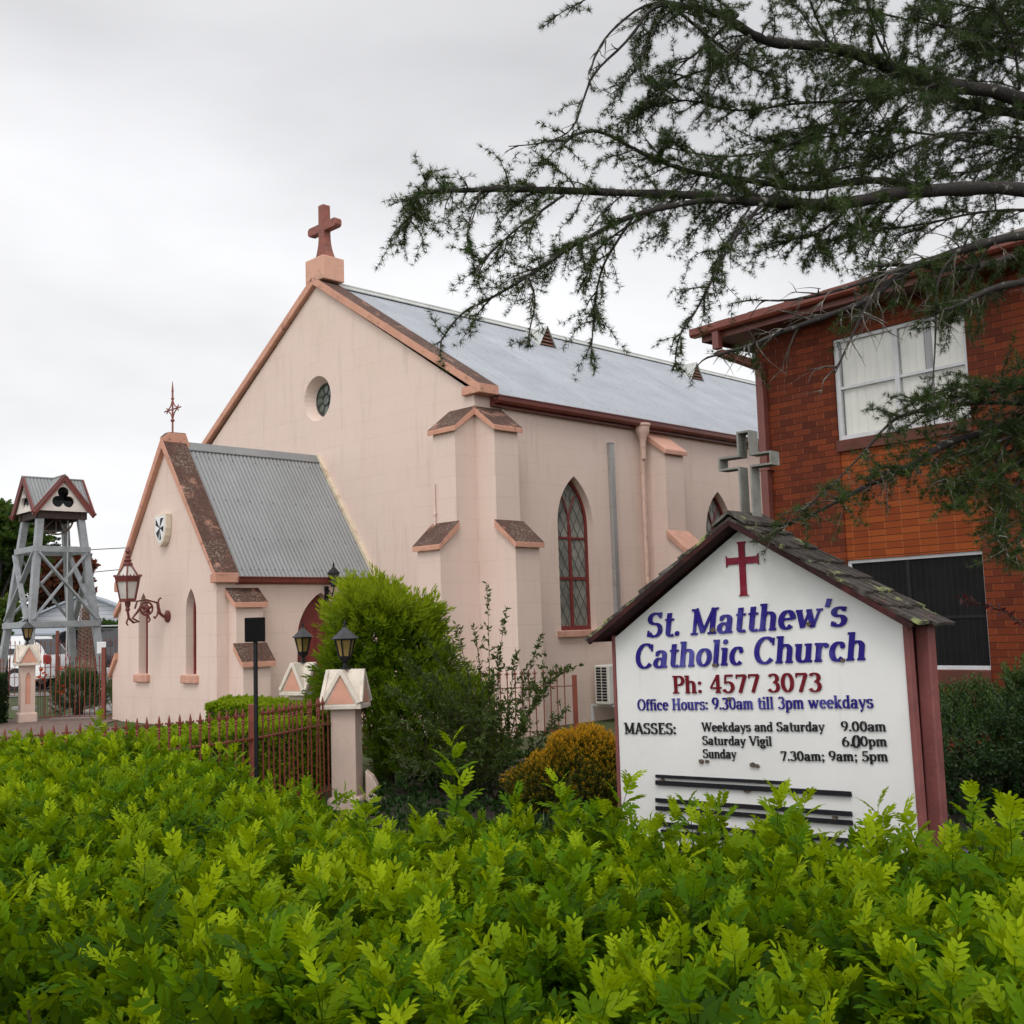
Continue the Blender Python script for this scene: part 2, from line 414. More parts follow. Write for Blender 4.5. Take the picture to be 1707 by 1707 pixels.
# ------------------------------------------------------------------ church (local X along the nave, local Y across the front)
YAW = .787386
CORG = Vector((-.545, 17.615, 0))
church = thing('church', 'pale pink rendered church with grey iron roof and red cross on its gable', 'church', CORG, YAW)
Bx = Vector((math.cos(YAW), math.sin(YAW), 0)); Ay = Vector((-math.sin(YAW), math.cos(YAW), 0))
def ch(x, y, z=0): return CORG+Bx*x+Ay*y+Vector((0, 0, z))
W2 = 8.5; YC = 4.25; EV = 5.40; AP = 8.16; LEN = 17.0; ZB = -.3
def arch(cx, z0, spring, apex, hw, n=9):
    h = apex-spring; R = (h*h+hw*hw)/(2*hw); pts = [(cx-hw, z0), (cx+hw, z0)]
    a1 = math.asin(min(1, h/R))
    for i in range(n+1):
        a = a1*i/n; pts.append((cx+hw-R+R*math.cos(a), spring+R*math.sin(a)))
    for i in range(n-1, -1, -1):
        a = a1*i/n; pts.append((cx-hw+R-R*math.cos(a), spring+R*math.sin(a)))
    return pts
def circle(cx, cy, rx, ry=None, n=28): return [(cx+rx*math.cos(2*PI*i/n), cy+(ry or rx)*math.sin(2*PI*i/n)) for i in range(n)]
WX = [2.316, 6.62, 10.9, 15.2]      # window axes along the side wall
mb = MB()
sf = lambda u, v: (u, 0, v)
mb.holed([(0, ZB), (LEN, ZB), (LEN, EV), (0, EV)], [arch(x, 1.56, 3.36, 4.21, .46) for x in WX], sf, (0, .24, 0))
mb.build('side_wall', MT['wall'], church)
MB().holed([(0, ZB), (LEN, ZB), (LEN, EV), (0, EV)], [], lambda u, v: (u, W2, v)).build('side_wall', MT['wall'], church)
mb = MB()
ff = lambda u, v: (0, u, v)
gab = [(0, ZB), (W2, ZB), (W2, EV), (YC, AP), (0, EV)]
oc, ic = circle(4.27, 6.01, .425), circle(4.27, 6.01, .325)
mb.holed(gab, [oc], ff)
nn = len(oc)
mb.add([(0, u, v) for u, v in oc]+[(.205, u, v) for u, v in ic], [(i, (i+1) % nn, (i+1) % nn+nn, i+nn) for i in range(nn)])
mb.build('gable_wall', MT['wall'], church)
MB().holed(gab, [], lambda u, v: (LEN, u, v)).build('gable_wall', MT['wall'], church)
# round window
rw = MB().add([(.2, u, v) for u, v in ic], [tuple(range(nn))]).build('round_window', MT['sglass'], church)
mb = MB()
for r in (.10, .295):
    mb.tube([(.195, 4.27+r*math.cos(a*PI/14), 6.01+r*math.sin(a*PI/14)) for a in range(29)], .011, 6)
for i in range(8):
    a = PI/8+i*PI/4; mb.tube([(.195, 4.27+.1*math.cos(a), 6.01+.1*math.sin(a)), (.195, 4.27+.295*math.cos(a), 6.01+.295*math.sin(a))], .007, 5)
for i in range(8):
    a = i*PI/4; mb.tube([(.195, 4.27+.2*math.cos(a)+.085*math.cos(b*PI/6), 6.01+.2*math.sin(a)+.085*math.sin(b*PI/6)) for b in range(13)], .006, 5)
mb.build('lead_tracery', MT['lead'], rw)

# side windows: timber frame, glass, leading, sill
def church_window(cx):
    z0, sp, ap, hw = 1.56, 3.36, 4.21, .46
    yg = .17
    wn = MB()
    out_, inn = arch(cx, z0, sp, ap, hw), arch(cx, z0+.075, sp, ap-.075, hw-.055)
    wn.holed(out_, [inn], lambda u, v: (u, yg-.03, v), (0, .05, 0))
    wn.box(cx-.03, cx+.03, yg-.026, yg+.02, z0+.05, sp+.02)                       # mullion
    wn.box(cx-hw+.05, cx+hw-.05, yg-.024, yg+.02, 3.13, 3.165)                       # bars
    wn.box(cx-hw+.05, cx+hw-.05, yg-.023, yg+.02, 2.425, 2.475)
    h = ap-.075-sp; q = hw-.055; R = (h*h+q*q)/(2*q)
    for sg in (-1, 1):                                                               # intersecting tracery
        pts = []
        for i in range(9):
            a = i/8*.62
            pts.append((cx+sg*(R-R*math.cos(a)), yg, sp-.02+R*math.sin(a)))
        wn.tube(pts, .022, 6)
    fr = wn.build('window', MT['door'], church)
    MB().add([(u, yg, v) for u, v in inn], [tuple(range(len(inn)))]).build('glass', MT['lglass'], fr)
    ld = MB()
    def clipx(u, v):
        if abs(u-cx) > q: return False
        if v < z0+.08: return False
        if v > sp:
            ax = math.sqrt(max(0, R*R-(v-sp)**2))-(R-q)
            return abs(u-cx) < ax
        return True
    for (a, b) in ((cx-hw+.055, cx-.03), (cx+.03, cx+hw-.055)):
        wd = b-a; st = wd/2; sl = 1.75
        for i in range(-2, 32):
            for sg in (1, -1):
                seg = []
                for t in range(0, 41):
                    u = a+wd*t/40; v = z0+i*st*sl+sg*sl*(u-a)
                    if clipx(u, v): seg.append((u, yg-.008, v))
                    elif len(seg) > 1: break
                if len(seg) > 1: ld.tube([seg[0], seg[-1]], .0055, 4, False)
    ld.build('lead_lattice', MT['lead'], fr)
    MB().box(cx-.56, cx+.54, -.085, .12, z0-.115, z0-.003).build('sill', MT['trim'], fr, bevel=.012)
for x in WX: church_window(x)

# main roof
sl = (AP+.02-EV)/(YC+.02)
zr = AP+.10; ov = .17
def roofz(y): return zr-sl*abs(y-YC)
nrm = Vector((0, -sl, 1)).normalized()
mb = MB()
for sg in (1, -1):
    v = Vector((0, -sg, -sl)).normalized(); ln = (YC+ov)*math.sqrt(1+sl*sl)
    mb.corr((.30, YC, zr), (1, 0, 0), v, Vector((0, -sg*sl, 1)).normalized(), LEN-.3, ln, .076, .010)
rf = mb.build('roof', MT['roof'], church, smooth=True, fix=False)
mb = MB()
for sg in (1, -1): mb.hexa([(.3, YC, zr+.03), (LEN, YC, zr+.03), (LEN, YC-sg*.2, zr+.03-sl*.2), (.3, YC-sg*.2, zr+.03-sl*.2), (.3, YC, zr+.045), (LEN, YC, zr+.045), (LEN, YC-sg*.21, zr+.045-sl*.2), (.3, YC-sg*.21, zr+.045-sl*.2)])
mb.tube([(.3, YC, zr+.045), (LEN, YC, zr+.045)], .03, 8)
mb.build('ridge_cap', MT['flash'], rf)
MT['louvre'] = mat('louvre_timber', (.20, .09, .06), .7, .2, 20)
for x in (5.3, 10.75):                       # little gabled roof vents
    y0 = 3.30; z0 = roofz(y0); h = .42; hw = .26
    mb = MB()
    yb = y0+.75
    mb.add([(x-hw-.03, y0-.06, z0-.03), (x, y0-.06, z0+h+.03), (x, yb, z0+h+.03), (x-hw-.03, yb-.1, roofz(yb-.1)-.02), (x+hw+.03, y0-.06, z0-.03), (x+hw+.03, yb-.1, roofz(yb-.1)-.02)], [(0, 1, 2, 3), (1, 4, 5, 2)])
    o = mb.build('roof_vent', MT['flash'], rf); so_ = o.modifiers.new('solid', 'SOLIDIFY'); so_.thickness = .02
    mb = MB()
    for i in range(5):
        zz = z0+.02+i*.075; a = hw*(1-(zz-z0)/h)*.9
        mb.hexa([(x-a, y0-.03, zz), (x+a, y0-.03, zz), (x+a, y0+.03, zz+.05), (x-a, y0+.03, zz+.05), (x-a, y0-.03, zz+.014), (x+a, y0-.03, zz+.014), (x+a, y0+.03, zz+.064), (x-a, y0+.03, zz+.064)])
    mb.build('louvre', MT['louvre'], o)
# rows of roofing screws
for (nm, par, x0, x1, z_, y_, s_l, rows_, stp) in (('roof_screws', rf, .5, LEN-.2, zr, YC, sl, 7, .228),):
    mb = MB(); nrs = Vector((0, -s_l, 1)).normalized()
    for r_ in range(rows_):
        yy = y_-.35-r_*(YC-.3)/(rows_-1)*.98; x = x0
        while x < x1:
            xx = round(x/.076)*.076+.019+.30; p = Vector((xx, yy, z_-s_l*(YC-yy)))+nrs*.010; mb.box(p.x-.006, p.x+.006, p.y-.004, p.y+.006, p.z-.006, p.z+.005); x += stp*random.choice((1, 1, 1, 2))
    tag(mb.build(nm, mat('screw_heads', (.20, .20, .21), .6, .3, 30), par), kind='stuff')
# gutter, downpipe, rain head
def ogee(mb, x0, x1, y, z, s=1):
    prof = [(0, 0), (-.085, 0), (-.115, .035), (-.12, .10), (-.135, .105), (-.135, .12), (-.105, .12), (-.1, .045), (-.08, .018), (0, .018)]
    n = len(prof)
    for x in (x0, x1): mb.v += [(x, y+a*s, z+b) for a, b in prof]
    b = len(mb.v)-2*n
    for i in range(n): mb.f.append((b+i, b+(i+1) % n, b+(i+1) % n+n, b+i+n))
    mb.f += [tuple(b+i for i in range(n)), tuple(b+n+i for i in reversed(range(n)))]
mb = MB(); ogee(mb, .34, LEN, -.10, EV-.155)
mb.box(.34, LEN, -.098, -.005, EV-.20, EV-.06)
mb.build('gutter', MT['gutter'], church)
mb = MB(); px_, py_ = 4.10, -.11
mb.lathe([(.045, 0), (.05, .0), (.055, .30), (.085, .42), (.13, .50), (.135, .60), (.155, .62), (.155, .66), (.10, .66)], (px_, py_-.03, EV-.76), 16)
mb.tube([(px_, py_, -.1), (px_, py_, EV-.72)], .043, 12)
for z in (.9, 2.35, 3.4): mb.lathe([(.05, 0), (.05, .05)], (px_, py_, z), 12)
mb.build('downpipe', mat('pink_downpipe', (.60, .42, .34), .6, .1, 6, stain=(.3, .2, .15), sscale=5), church, smooth='auto')
mb = MB(); mb.box(3.235, 3.345, -.085, -.004, .35, 2.62); mb.box(3.238, 3.342, -.083, -.004, 2.626, 4.86); mb.box(3.23, 3.35, -.09, -.004, 4.86, 4.885)
mb.build('cable_duct', mat('grey_duct', (.40, .40, .40), .4, .1, 4, metal=.5, stain=(.28, .25, .22), sscale=4), church, bevel=.006)
# small rods left on the buttress
mb = MB(); mb.tube([(-.46, .50, 3.2), (-.46, .50, 3.95)], .018, 6); mb.lathe([(.03, 0), (.03, .04)], (-.46, .5, 3.45), 8); mb.build('vent_rod', MT['wall'], church); mb = MB()
mb.tube([(.60, -.025, 5.20), (.60, -.025, 4.40)], .014, 6)
mb.build('vent_rod', MT['wall'], church)
# gable copings
def coping(name, x0, x1, yl, zl, yr, zrr, yc, za, th, m, kn=.0):
    'raked coping: front to back x0..x1, from right foot over the apex to the left foot'
    mb = MB()
    for (ya, zf, sg) in ((yl, zl, -1), (yr, zrr, 1)):
        e = Vector((0, ya-yc, zf-za)).normalized(); nn_ = Vector((0, -e.z*(1 if e.y > 0 else -1), abs(e.y)))
        p = []
        for x in (x0, x1):
            p += [(x, yc, za), (x, ya, zf)]
        t = th/abs(e.y)
        q = [(x0, yc, za-t), (x1, yc, za-t), (x1, ya, zf-t*.0-th), (x0, ya, zf-th), (x0, yc, za), (x1, yc, za), (x1, ya, zf), (x0, ya, zf)]
        mb.hexa(q)
    return mb.build(name, m, church, bevel=.012)
coping('gable_coping', -.09, .36, -.20, EV+.11, W2+.20, EV+.11, YC, AP+.19, .15, MT['coping'])
for y in (-.21, W2+.21-.42): MB().box(-.085, .34, y, y+.42, EV-.045, EV+.10).build('kneeler', MT['coping'], church, bevel=.015)
# pedestal and cross on the apex
mb = MB(); mb.box(-.09, .40, YC-.35, YC+.23, AP+.06, AP+.52)
mb.build('pedestal', mat('pedestal_paint', (.62, .34, .245), .75, .1, 5, .2, 40, stain=(.42, .25, .19), sscale=5), church, bevel=.02)
mb = MB(); xc = .17; d = .085; zb = AP+.52
shaft = []
for i in range(9):
    t = i/8; shaft.append((.15*(1-t)**2.0+.085, zb+t*.48))
shaft.append((.078, zb+1.08))
pr = [(r, z) for r, z in shaft]
YX = YC-.05
poly = [(YX-r, z) for r, z in pr]+[(YX+r, z) for r, z in reversed(pr)]
mb.prism(poly, lambda u, v: (xc-d, u, v), (2*d, 0, 0))
za = zb+.64
mb.prism([(YX-.41, za-.085), (YX+.41, za-.085), (YX+.45, za-.045), (YX+.45, za+.045), (YX+.41, za+.085), (YX-.41, za+.085), (YX-.45, za+.045), (YX-.45, za-.045)], lambda u, v: (xc-d+.01, u, v), (2*d-.02, 0, 0))
mb.build('cross', MT['redcross'], church, bevel=.012)

# buttresses: two stages with sloping caps.  fn maps (out, along, z) -> local
def buttress(fn, w0, w1, z_top, p1, z_mid, p2, name='buttress', drop1=.32, drop2=.33, mt=None, oh=.06):
    mb = MB()
    def P(o, a, z): return fn(o, a, z)
    def blk(pts): mb.hexa(pts)
    mb.hexa([P(-.02, w0, z_mid-.2), P(p1, w0, z_mid-.2), P(p1, w1, z_mid-.2), P(-.02, w1, z_mid-.2), P(-.02, w0, z_top), P(p1, w0, z_top-drop1), P(p1, w1, z_top-drop1), P(-.02, w1, z_top)])
    mb.hexa([P(-.018, w0-.004, ZB), P(p2, w0-.004, ZB), P(p2, w1+.004, ZB), P(-.018, w1+.004, ZB), P(-.018, w0-.004, z_mid), P(p2, w0-.004, z_mid-drop2), P(p2, w1+.004, z_mid-drop2), P(-.018, w1+.004, z_mid)])
    b = mb.build(name, MT['wall'], church)
    for (pa, zt, dr, pb) in ((0, z_top, drop1, p1), (p1, z_mid, drop2, p2)):
        c = MB(); L_ = pb-pa; s = dr/L_; ex = oh; t = .085
        if pa > 0: zt2 = zt+.0
        lo = zt-dr-s*ex if pa == 0 else zt-s*pa*0-dr-s*ex
        hi = zt if pa == 0 else zt
        c.hexa([P(pa-.005, w0-oh, hi+.002), P(pb+ex, w0-oh, lo+.002), P(pb+ex, w1+oh, lo+.002), P(pa-.005, w1+oh, hi+.002),
                P(pa-.005, w0-oh, hi+t), P(pb+ex, w0-oh, lo+t), P(pb+ex, w1+oh, lo+t), P(pa-.005, w1+oh, hi+t)])
        c.build('buttress_cap', mt or MT['coping_l'], b, bevel=.012)
    return b
# lower stage slopes from the face of the upper stage
def buttress2(fn, w0, w1, zt, p1, zm, p2, m=None, drop1=.30, drop2=.30):
    mb = MB(); P = fn
    mb.hexa([P(-.02, w0, zm-.4), P(p1, w0, zm-.4), P(p1, w1, zm-.4), P(-.02, w1, zm-.4), P(-.02, w0, zt), P(p1, w0, zt-drop1), P(p1, w1, zt-drop1), P(-.02, w1, zt)])
    mb.prism([(-.018, ZB), (p2, ZB), (p2, zm-drop2+.01), (p1-.01, zm+.01), (-.018, zm+.01)], lambda u, v: P(u, w0-.006, v), Vector(P(0, w1+.006, 0))-Vector(P(0, w0-.006, 0)))
    b = mb.build('buttress', MT['wall'], church)
    for pa, pb, z, dr in ((0., p1, zt, drop1), (p1, p2, zm, drop2)):
        c = MB(); s = dr/(pb-pa); ex = .065; t = .09; oh = .065
        pr = [(pa, z), (pb+ex, z-dr-s*ex), (pb+ex, z-dr-s*ex+t), (pa, z+t*1.35)]
        c.prism(pr, lambda u, v: P(u, w0-oh, v), Vector(P(0, w1+oh, 0))-Vector(P(0, w0-oh, 0)))
        c.build('buttress_cap', m or MT['coping_l'], b, bevel=.012)
    return b
buttress2(lambda o, a, z: (-o, a, z), .012, .53, 5.06, .43, 3.20, .80)
buttress2(lambda o, a, z: (a, -o, z), .012, .53, 5.06, .42, 3.20, .81)
buttress2(lambda o, a, z: (a, -o, z), 4.36, 4.92, 5.06, .43, 3.20, .80, MT['trim'])
buttress2(lambda o, a, z: (a, -o, z), 8.66, 9.22, 5.06, .43, 3.20, .80, MT['trim'])
buttress2(lambda o, a, z: (-o, W2-a, z), .012, .53, 5.06, .43, 3.20, .80)

# ---------------- porch
PD, Y0, Y1 = 3.07, 2.66, 5.84
PE, PA = 2.56, 4.80
fx = -PD
mb = MB()
pw = [arch(5.033, 1.06, 2.05, 2.42, .165, 6), arch(3.44, 1.06, 2.05, 2.42, .165, 6)]
mb.holed([(Y0, ZB), (Y1, ZB), (Y1, PE), (YC, PA), (Y0, PE)], pw, lambda u, v: (fx, u, v), (.26, 0, 0))
dr = arch(-1.13, .30, 1.55, 2.32, .47, 9)
mb.holed([(fx, ZB), (0, ZB), (0, PE), (fx, PE)], [dr], lambda u, v: (u, Y0, v), (0, .22, 0))
mb.holed([(fx, ZB), (0, ZB), (0, PE), (fx, PE)], [], lambda u, v: (u, Y1, v))
mb.build('porch_wall', MT['wall'], church)
for cy in (5.033, 3.44):
    a_ = arch(cy, 1.06, 2.05, 2.42, .165, 6); i_ = arch(cy, 1.12, 2.05, 2.36, .12, 6)
    wb = MB().holed(a_, [i_], lambda u, v: (fx+.135, u, v), (.05, 0, 0))
    fr = wb.build('porch_window', MT['door'], church)
    MB().add([(fx+.17, u, v) for u, v in i_], [tuple(range(len(i_)))]).build('glass', MT['lglass'], fr)
    MB().box(fx-.07, fx+.12, cy-.235, cy+.235, .925, 1.055).build('sill', MT['trim'], fr, bevel=.015)
db = MB().prism(arch(-1.13, .30, 1.55, 2.32, .468, 9), lambda u, v: (u, Y0+.17, v), (0, .05, 0))
for i in range(-2, 3): db.box(-1.13+i*.17-.006, -1.13+i*.17+.006, Y0+.155, Y0+.171, .34, 1.75)
dor = db.build('door', MT['door'], church)
MB().box(-.86, -.82, Y0+.11, Y0+.15, 1.15, 1.35).build('handle', MT['black'], dor)
# porch roof
sp_ = (PA-PE)/(YC-Y0)
zp = PA+.09; ovp = .07
mb = MB()
for sg in (1, -1):
    v = Vector((0, -sg, -sp_)).normalized(); ln = (YC-Y0+ovp)*math.sqrt(1+sp_*sp_)
    mb.corr((fx+.36, YC, zp), (1, 0, 0), v, Vector((0, -sg*sp_, 1)).normalized(), PD-.36, ln, .076, .011)
pr_ = mb.build('porch_roof', MT['roofp'], church, smooth=True, fix=False)
mb = MB(); nrs = Vector((0, -sp_, 1)).normalized()
for r_, yy in enumerate((YC-.18, YC-.72, YC-1.2, Y0+.02)):
    x = fx+.45
    while x < -.1:
        xx = fx+.36+round((x-fx-.36)/.076)*.076+.019; p = Vector((xx, yy, zp-sp_*(YC-yy)))+nrs*.012; mb.box(p.x-.008, p.x+.008, p.y-.006, p.y+.008, p.z-.005, p.z+.008); x += .228 if r_ < 3 else .152
tag(mb.build('roof_screws', MT['lead'], pr_), kind='stuff')
mb = MB()
for sg in (1, -1):
    mb.hexa([(fx+.36, YC, zp+.02), (0, YC, zp+.02), (0, YC-sg*.1, zp+.02-sp_*.1), (fx+.36, YC-sg*.1, zp+.02-sp_*.1), (fx+.36, YC, zp+.04), (0, YC, zp+.04), (0, YC-sg*.11, zp+.035-sp_*.1), (fx+.36, YC-sg*.11, zp+.035-sp_*.1)])
mb.build('ridge_cap', MT['roofp'], pr_)
mb = MB(); v = Vector((0, -1, -sp_)).normalized()
for sg in (1, -1):
    vv = Vector((0, -sg, -sp_)).normalized(); nn_ = Vector((0, -sg*sp_, 1)).normalized(); ln = (YC-Y0+.1)*math.sqrt(1+sp_*sp_)
    p0 = Vector((-.03, YC, zp+.03)); p1 = p0+vv*ln
    mb.beam(p0, p1, .07, .08, nn_)
mb.build('flashing', MT['cream'], pr_)
mb = MB(); ogee(mb, fx+.30, -.02, Y0-.055, PE-.115); mb.build('gutter', MT['gutter'], pr_)
coping('porch_coping', fx-.09, fx+.34, Y0-.10, PE+.06, Y1+.10, PE+.06, YC, PA+.19, .12, MT['coping_l'])
for y in (Y0-.11, Y1+.11-.16): MB().box(fx-.085, fx+.32, y, y+.16, PE-.09, PE+.04).build('kneeler', MT['coping_l'], church, bevel=.012)
mb = MB(); mb.prism([(fx-.06, PA+.02), (fx+.42, PA-.25), (fx+.42, PA+.02), (fx+.33, PA+.27), (fx+.02, PA+.26), (fx-.085, PA+.17)], lambda u, v: (u, YC-.07, v), (0, .14, 0))
mb.build('apex_stone', MT['coping'], church, bevel=.02)
# wrought iron finial cross
mb = MB(); fxx, zz = fx+.12, PA+.22
mb.tube([(fxx, YC, zz), (fxx, YC, zz+.72)], .016, 8); mb.lathe([(.012, 0), (.02, .02), (.004, .20)], (fxx, YC, zz+.72), 8)
mb.lathe([(.016, 0), (.04, .03), (.016, .06)], (fxx, YC, zz+.22), 8); mb.lathe([(.016, 0), (.03, .02), (.016, .05)], (fxx, YC, zz+.60), 8)
za = zz+.44
mb.tube([(fxx, YC-.25, za), (fxx, YC+.25, za)], .012, 6)
for sg in (1, -1):
    mb.lathe([(.011, 0), (.018, .01), (.003, .02)], (fxx, YC+sg*.27, za-.01), 6)
    mb.tube([(fxx, YC+sg*.20, za-.05), (fxx, YC+sg*.16, za), (fxx, YC+sg*.20, za+.05)], .01, 6)
    for t in (1, -1):
        mb.tube([(fxx, YC+sg*.015, za+t*.15), (fxx, YC+sg*.05, za+t*.08), (fxx, YC+sg*.08, za+t*.05), (fxx, YC+sg*.15, za+t*.012)], .011, 6)
mb.build('finial_cross', MT['redcross'], church)
buttress2(lambda o, a, z: (a, Y0-o, z), -2.86, -2.39, 2.28, .22, 1.42, .42, MT['coping_l'], drop1=.16, drop2=.20)
buttress2(lambda o, a, z: (a, Y1+o, z), fx+.05, fx+.5, 2.28, .22, 1.30, .42, MT['coping'], drop1=.2, drop2=.25)
# shield on the porch gable: raised plaque, black and white gyronny
MT['plaque'] = mat('plaque_cream', (.66, .58, .47), .6, .08, 6)
zc = 3.46
def shp(s, cy=4.25):
    return [(cy-.19*s, zc+.22*s), (cy+.19*s, zc+.22*s), (cy+.19*s, zc-.02*s), (cy+.165*s, zc-.14*s), (cy+.10*s, zc-.25*s), (cy, zc-.32*s), (cy-.10*s, zc-.25*s), (cy-.165*s, zc-.14*s), (cy-.19*s, zc-.02*s)]
pl = MB().prism(shp(1.0), lambda u, v: (fx-.11, u, v), (.108, 0, 0)).build('shield', MT['plaque'], church, bevel=.012)
mb = MB(); sh = shp(.8)
per = [(4.25, zc+.176)]+sh[1:5]+[sh[5]]+sh[6:]+[sh[0]]
mb2 = MB(); cyc = [(4.25+.15, zc+.17), (4.25+.152, zc+.03), (4.25+.12, zc-.13), (4.25+.02, zc-.25), (4.25-.10, zc-.18), (4.25-.152, zc-.03), (4.25-.15, zc+.11), (4.25-.06, zc+.176), (4.25+.06, zc+.176)]
ctr = (4.25, zc-.01)
tri = [(ctr, (4.25-.15, zc+.176), (4.25-.03, zc+.176)), (ctr, (4.25+.15, zc+.176), (4.25+.152, zc+.05)), (ctr, (4.25+.14, zc-.10), (4.25+.05, zc-.23)), (ctr, (4.25-.14, zc-.10), (4.25-.152, zc+.02)), (ctr, (4.25-.06, zc-.22), (4.25-.0, zc-.25))]
for t in tri: mb.prism(list(t), lambda u, v: (fx-.117, ctr[0]+(u-ctr[0])*.86, ctr[1]+(v-ctr[1])*.86), (.009, 0, 0))
mb.build('black_gyrons', MT['black'], pl)
mb = MB().prism(shp(.82), lambda u, v: (fx-.1135, u, v), (.006, 0, 0)); mb.build('white_field', MT['white'], pl)

# ------------------------------------------------------------------ air conditioner by the side wall
ac = thing('air_conditioner', 'cream outdoor air conditioner unit hung low on the pink church wall', 'air conditioner', ch(2.42, -.20, .30), YAW)
MT['acw'] = mat('cream_enamel', (.62, .61, .56), .4, .06, 5)
mb = MB(); mb.box(0, .86, -.32, 0, 0, .66); cas = mb.build('casing', MT['acw'], ac, bevel=.02)
mb = MB()
for c in range(2):
    for i in range(12): mb.box(-.006, .01, -.27+c*.125, -.27+c*.125+.10, .06+i*.048, .06+i*.048+.034)
mb.build('vent', MT['black'], cas)
mb = MB(); cx = .52; cz = .33
mb.prism(circle(cx, cz, .255, n=24), lambda u, v: (u, -.325, v), (0, .006, 0)); mb.build('fan_opening', MT['black'], cas)
mb = MB()
for r in (.06, .10, .14, .18, .22, .26): mb.tube([(cx+r*math.cos(2*PI*i/24), -.335, cz+r*math.sin(2*PI*i/24)) for i in range(25)], .006, 5, False)
for i in range(8): a = i*PI/4; mb.tube([(cx, -.335, cz), (cx+.26*math.cos(a), -.335, cz+.26*math.sin(a))], .005, 5)
mb.build('fan_guard', MT['acw'], cas)
mb = MB()
for x in (.1, .72): MB().box(x, x+.04, -.34, .19, -.04, -.002).box(x, x+.04, .15, .19, -.3, -.04).build('bracket', MT['alu'], ac)

# ------------------------------------------------------------------ brick building (local X along its front, local Y into the building)
BO = Vector((3.529, 15.683, 0)); BYAW = .130 # placeholder, replaced below
kd = Vector((.645, -.7642, 0)); BYAW = math.atan2(kd.y, kd.x)
bld = thing('brick_building', 'two storey orange red brick building with white framed upper window and low roof', 'building', BO, BYAW)
BW, BD, BH = 11.0, 9.0, 5.66
u0, u1, uz0, uz1 = 1.27, 3.13, 3.965, 5.33
l0, l1, lz0, lz1 = 1.29, 3.14, .965, 2.375
mb = MB()
bf = lambda u, v: (u, 0, v)
rc = lambda a, b, c, d: [(a, c), (b, c), (b, d), (a, d)]
mb.holed(rc(0, BW, ZB, BH), [rc(u0, u1, uz0, uz1), rc(l0, l1, lz0, lz1), rc(l0, l1, lz1+.002, uz0-.16), rc(5.2, 7.0, uz0, uz1), rc(5.2, 7.0, lz0, lz1)], bf, (0, .11, 0))
mb.holed(rc(0, BD, ZB, BH), [], lambda u, v: (0, u, v))
mb.holed(rc(0, BD, ZB, BH), [], lambda u, v: (BW, u, v))
mb.holed(rc(0, BW, ZB, BH), [], lambda u, v: (u, BD, v))
mb.build('wall', MT['brick'], bld)
MB().add([(l0, .018, lz1), (l1, .018, lz1), (l1, .018, uz0-.16), (l0, .018, uz0-.16)], [(0, 1, 2, 3)]).build('brick_panel', MT['brickp'], bld)
MT['sillb'] = mat('brown_sill_brick', (.10, .025, .014), .7, .2, 12, .3, 60)
MT['blind'] = mat('cream_blind', (.66, .65, .58), .8, .06, 3)
MT['blindg'] = mat('shaded_cream_blind', (.30, .29, .31), .8, .05, 3)  # turned slat: its shade is put into the blind colour
MT['dkscreen'] = mat('dark_screen', (.012, .012, .012), .8, .2, 4, spec=.1)
MT['dkrib'] = mat('dark_screen_frame', (.019, .019, .020), .7, .1, 4, spec=.15)
def upper_window(x0, x1, z0, z1):
    f = MB(); t = .045; xm = x0+(x1-x0)*.485; y0, y1 = .035, .085
    f.box(x0, x1, y0, y1, z0, z0+.06); f.box(x0, x1, y0, y1, z1-.05, z1)
    f.box(x0, x0+.07, y0, y1, z0+.06, z1-.05); f.box(x1-.05, x1, y0, y1, z0+.06, z1-.05)
    f.box(xm-.035, xm+.035, y0-.004, y1, z0+.06, z1-.05)
    zm = z0+(z1-z0)*.51
    for a, b in ((x0+.07, xm-.035), (xm+.035, x1-.05)):
        f.box(a, b, y0+.004, y1, zm-.02, zm+.02)
    fr = f.build('window', MT['alu'], bld, bevel=.004)
    g = Nodes('window_glass'); 
    tp = g.n('ShaderNodeBsdfTransparent'); gs = g.n('ShaderNodeBsdfGlossy'); gs.inputs['Roughness'].default_value = .03
    ms = g.n('ShaderNodeMixShader'); ms.inputs[0].default_value = .07
    g.l(tp.outputs[0], ms.inputs[1]); g.l(gs.outputs[0], ms.inputs[2]); g.l(ms.outputs[0], g.o.inputs['Surface'])
    MB().box(x0+.05, x1-.04, .062, .066, z0+.04, z1-.04).build('pane', g.m, fr)
    b = MB(); bg_ = MB(); x = x0+.08; i = 0
    while x < x1-.10:
        wd = .1025
        ang = random.uniform(-.10, .30)
        if abs(x-(x0+1.22)) < .054: ang = 1.05
        c_, s_ = math.cos(ang)*wd/2, math.sin(ang)*wd/2; cx = x+wd/2
        ((bg_ if ang > .5 else b)).add([(cx-c_, .100-s_, z0+.05), (cx+c_, .100+s_, z0+.05), (cx+c_, .100+s_, z1-.04), (cx-c_, .100-s_, z1-.04)], [(0, 1, 2, 3)])
        x += .108; i += 1
    b.build('blind', MT['blind'], fr)
    if bg_.v: bg_.build('turned_blind', MT['blindg'], fr)
    r = MB(); r.box(x0, x1, .3, .32, z0, z1); r.build('room_dark_panel', mat('room_dimness', (.10, .095, .085), .9), fr)  # dark panel stands in for the dimness behind the blinds
    MB().box(x0-.01, x1+.01, -.03, .105, z0-.155, z0-.004).build('sill', MT['sillb'], fr, bevel=.006)
upper_window(u0, u1, uz0, uz1); upper_window(5.2, 7.0, uz0, uz1)
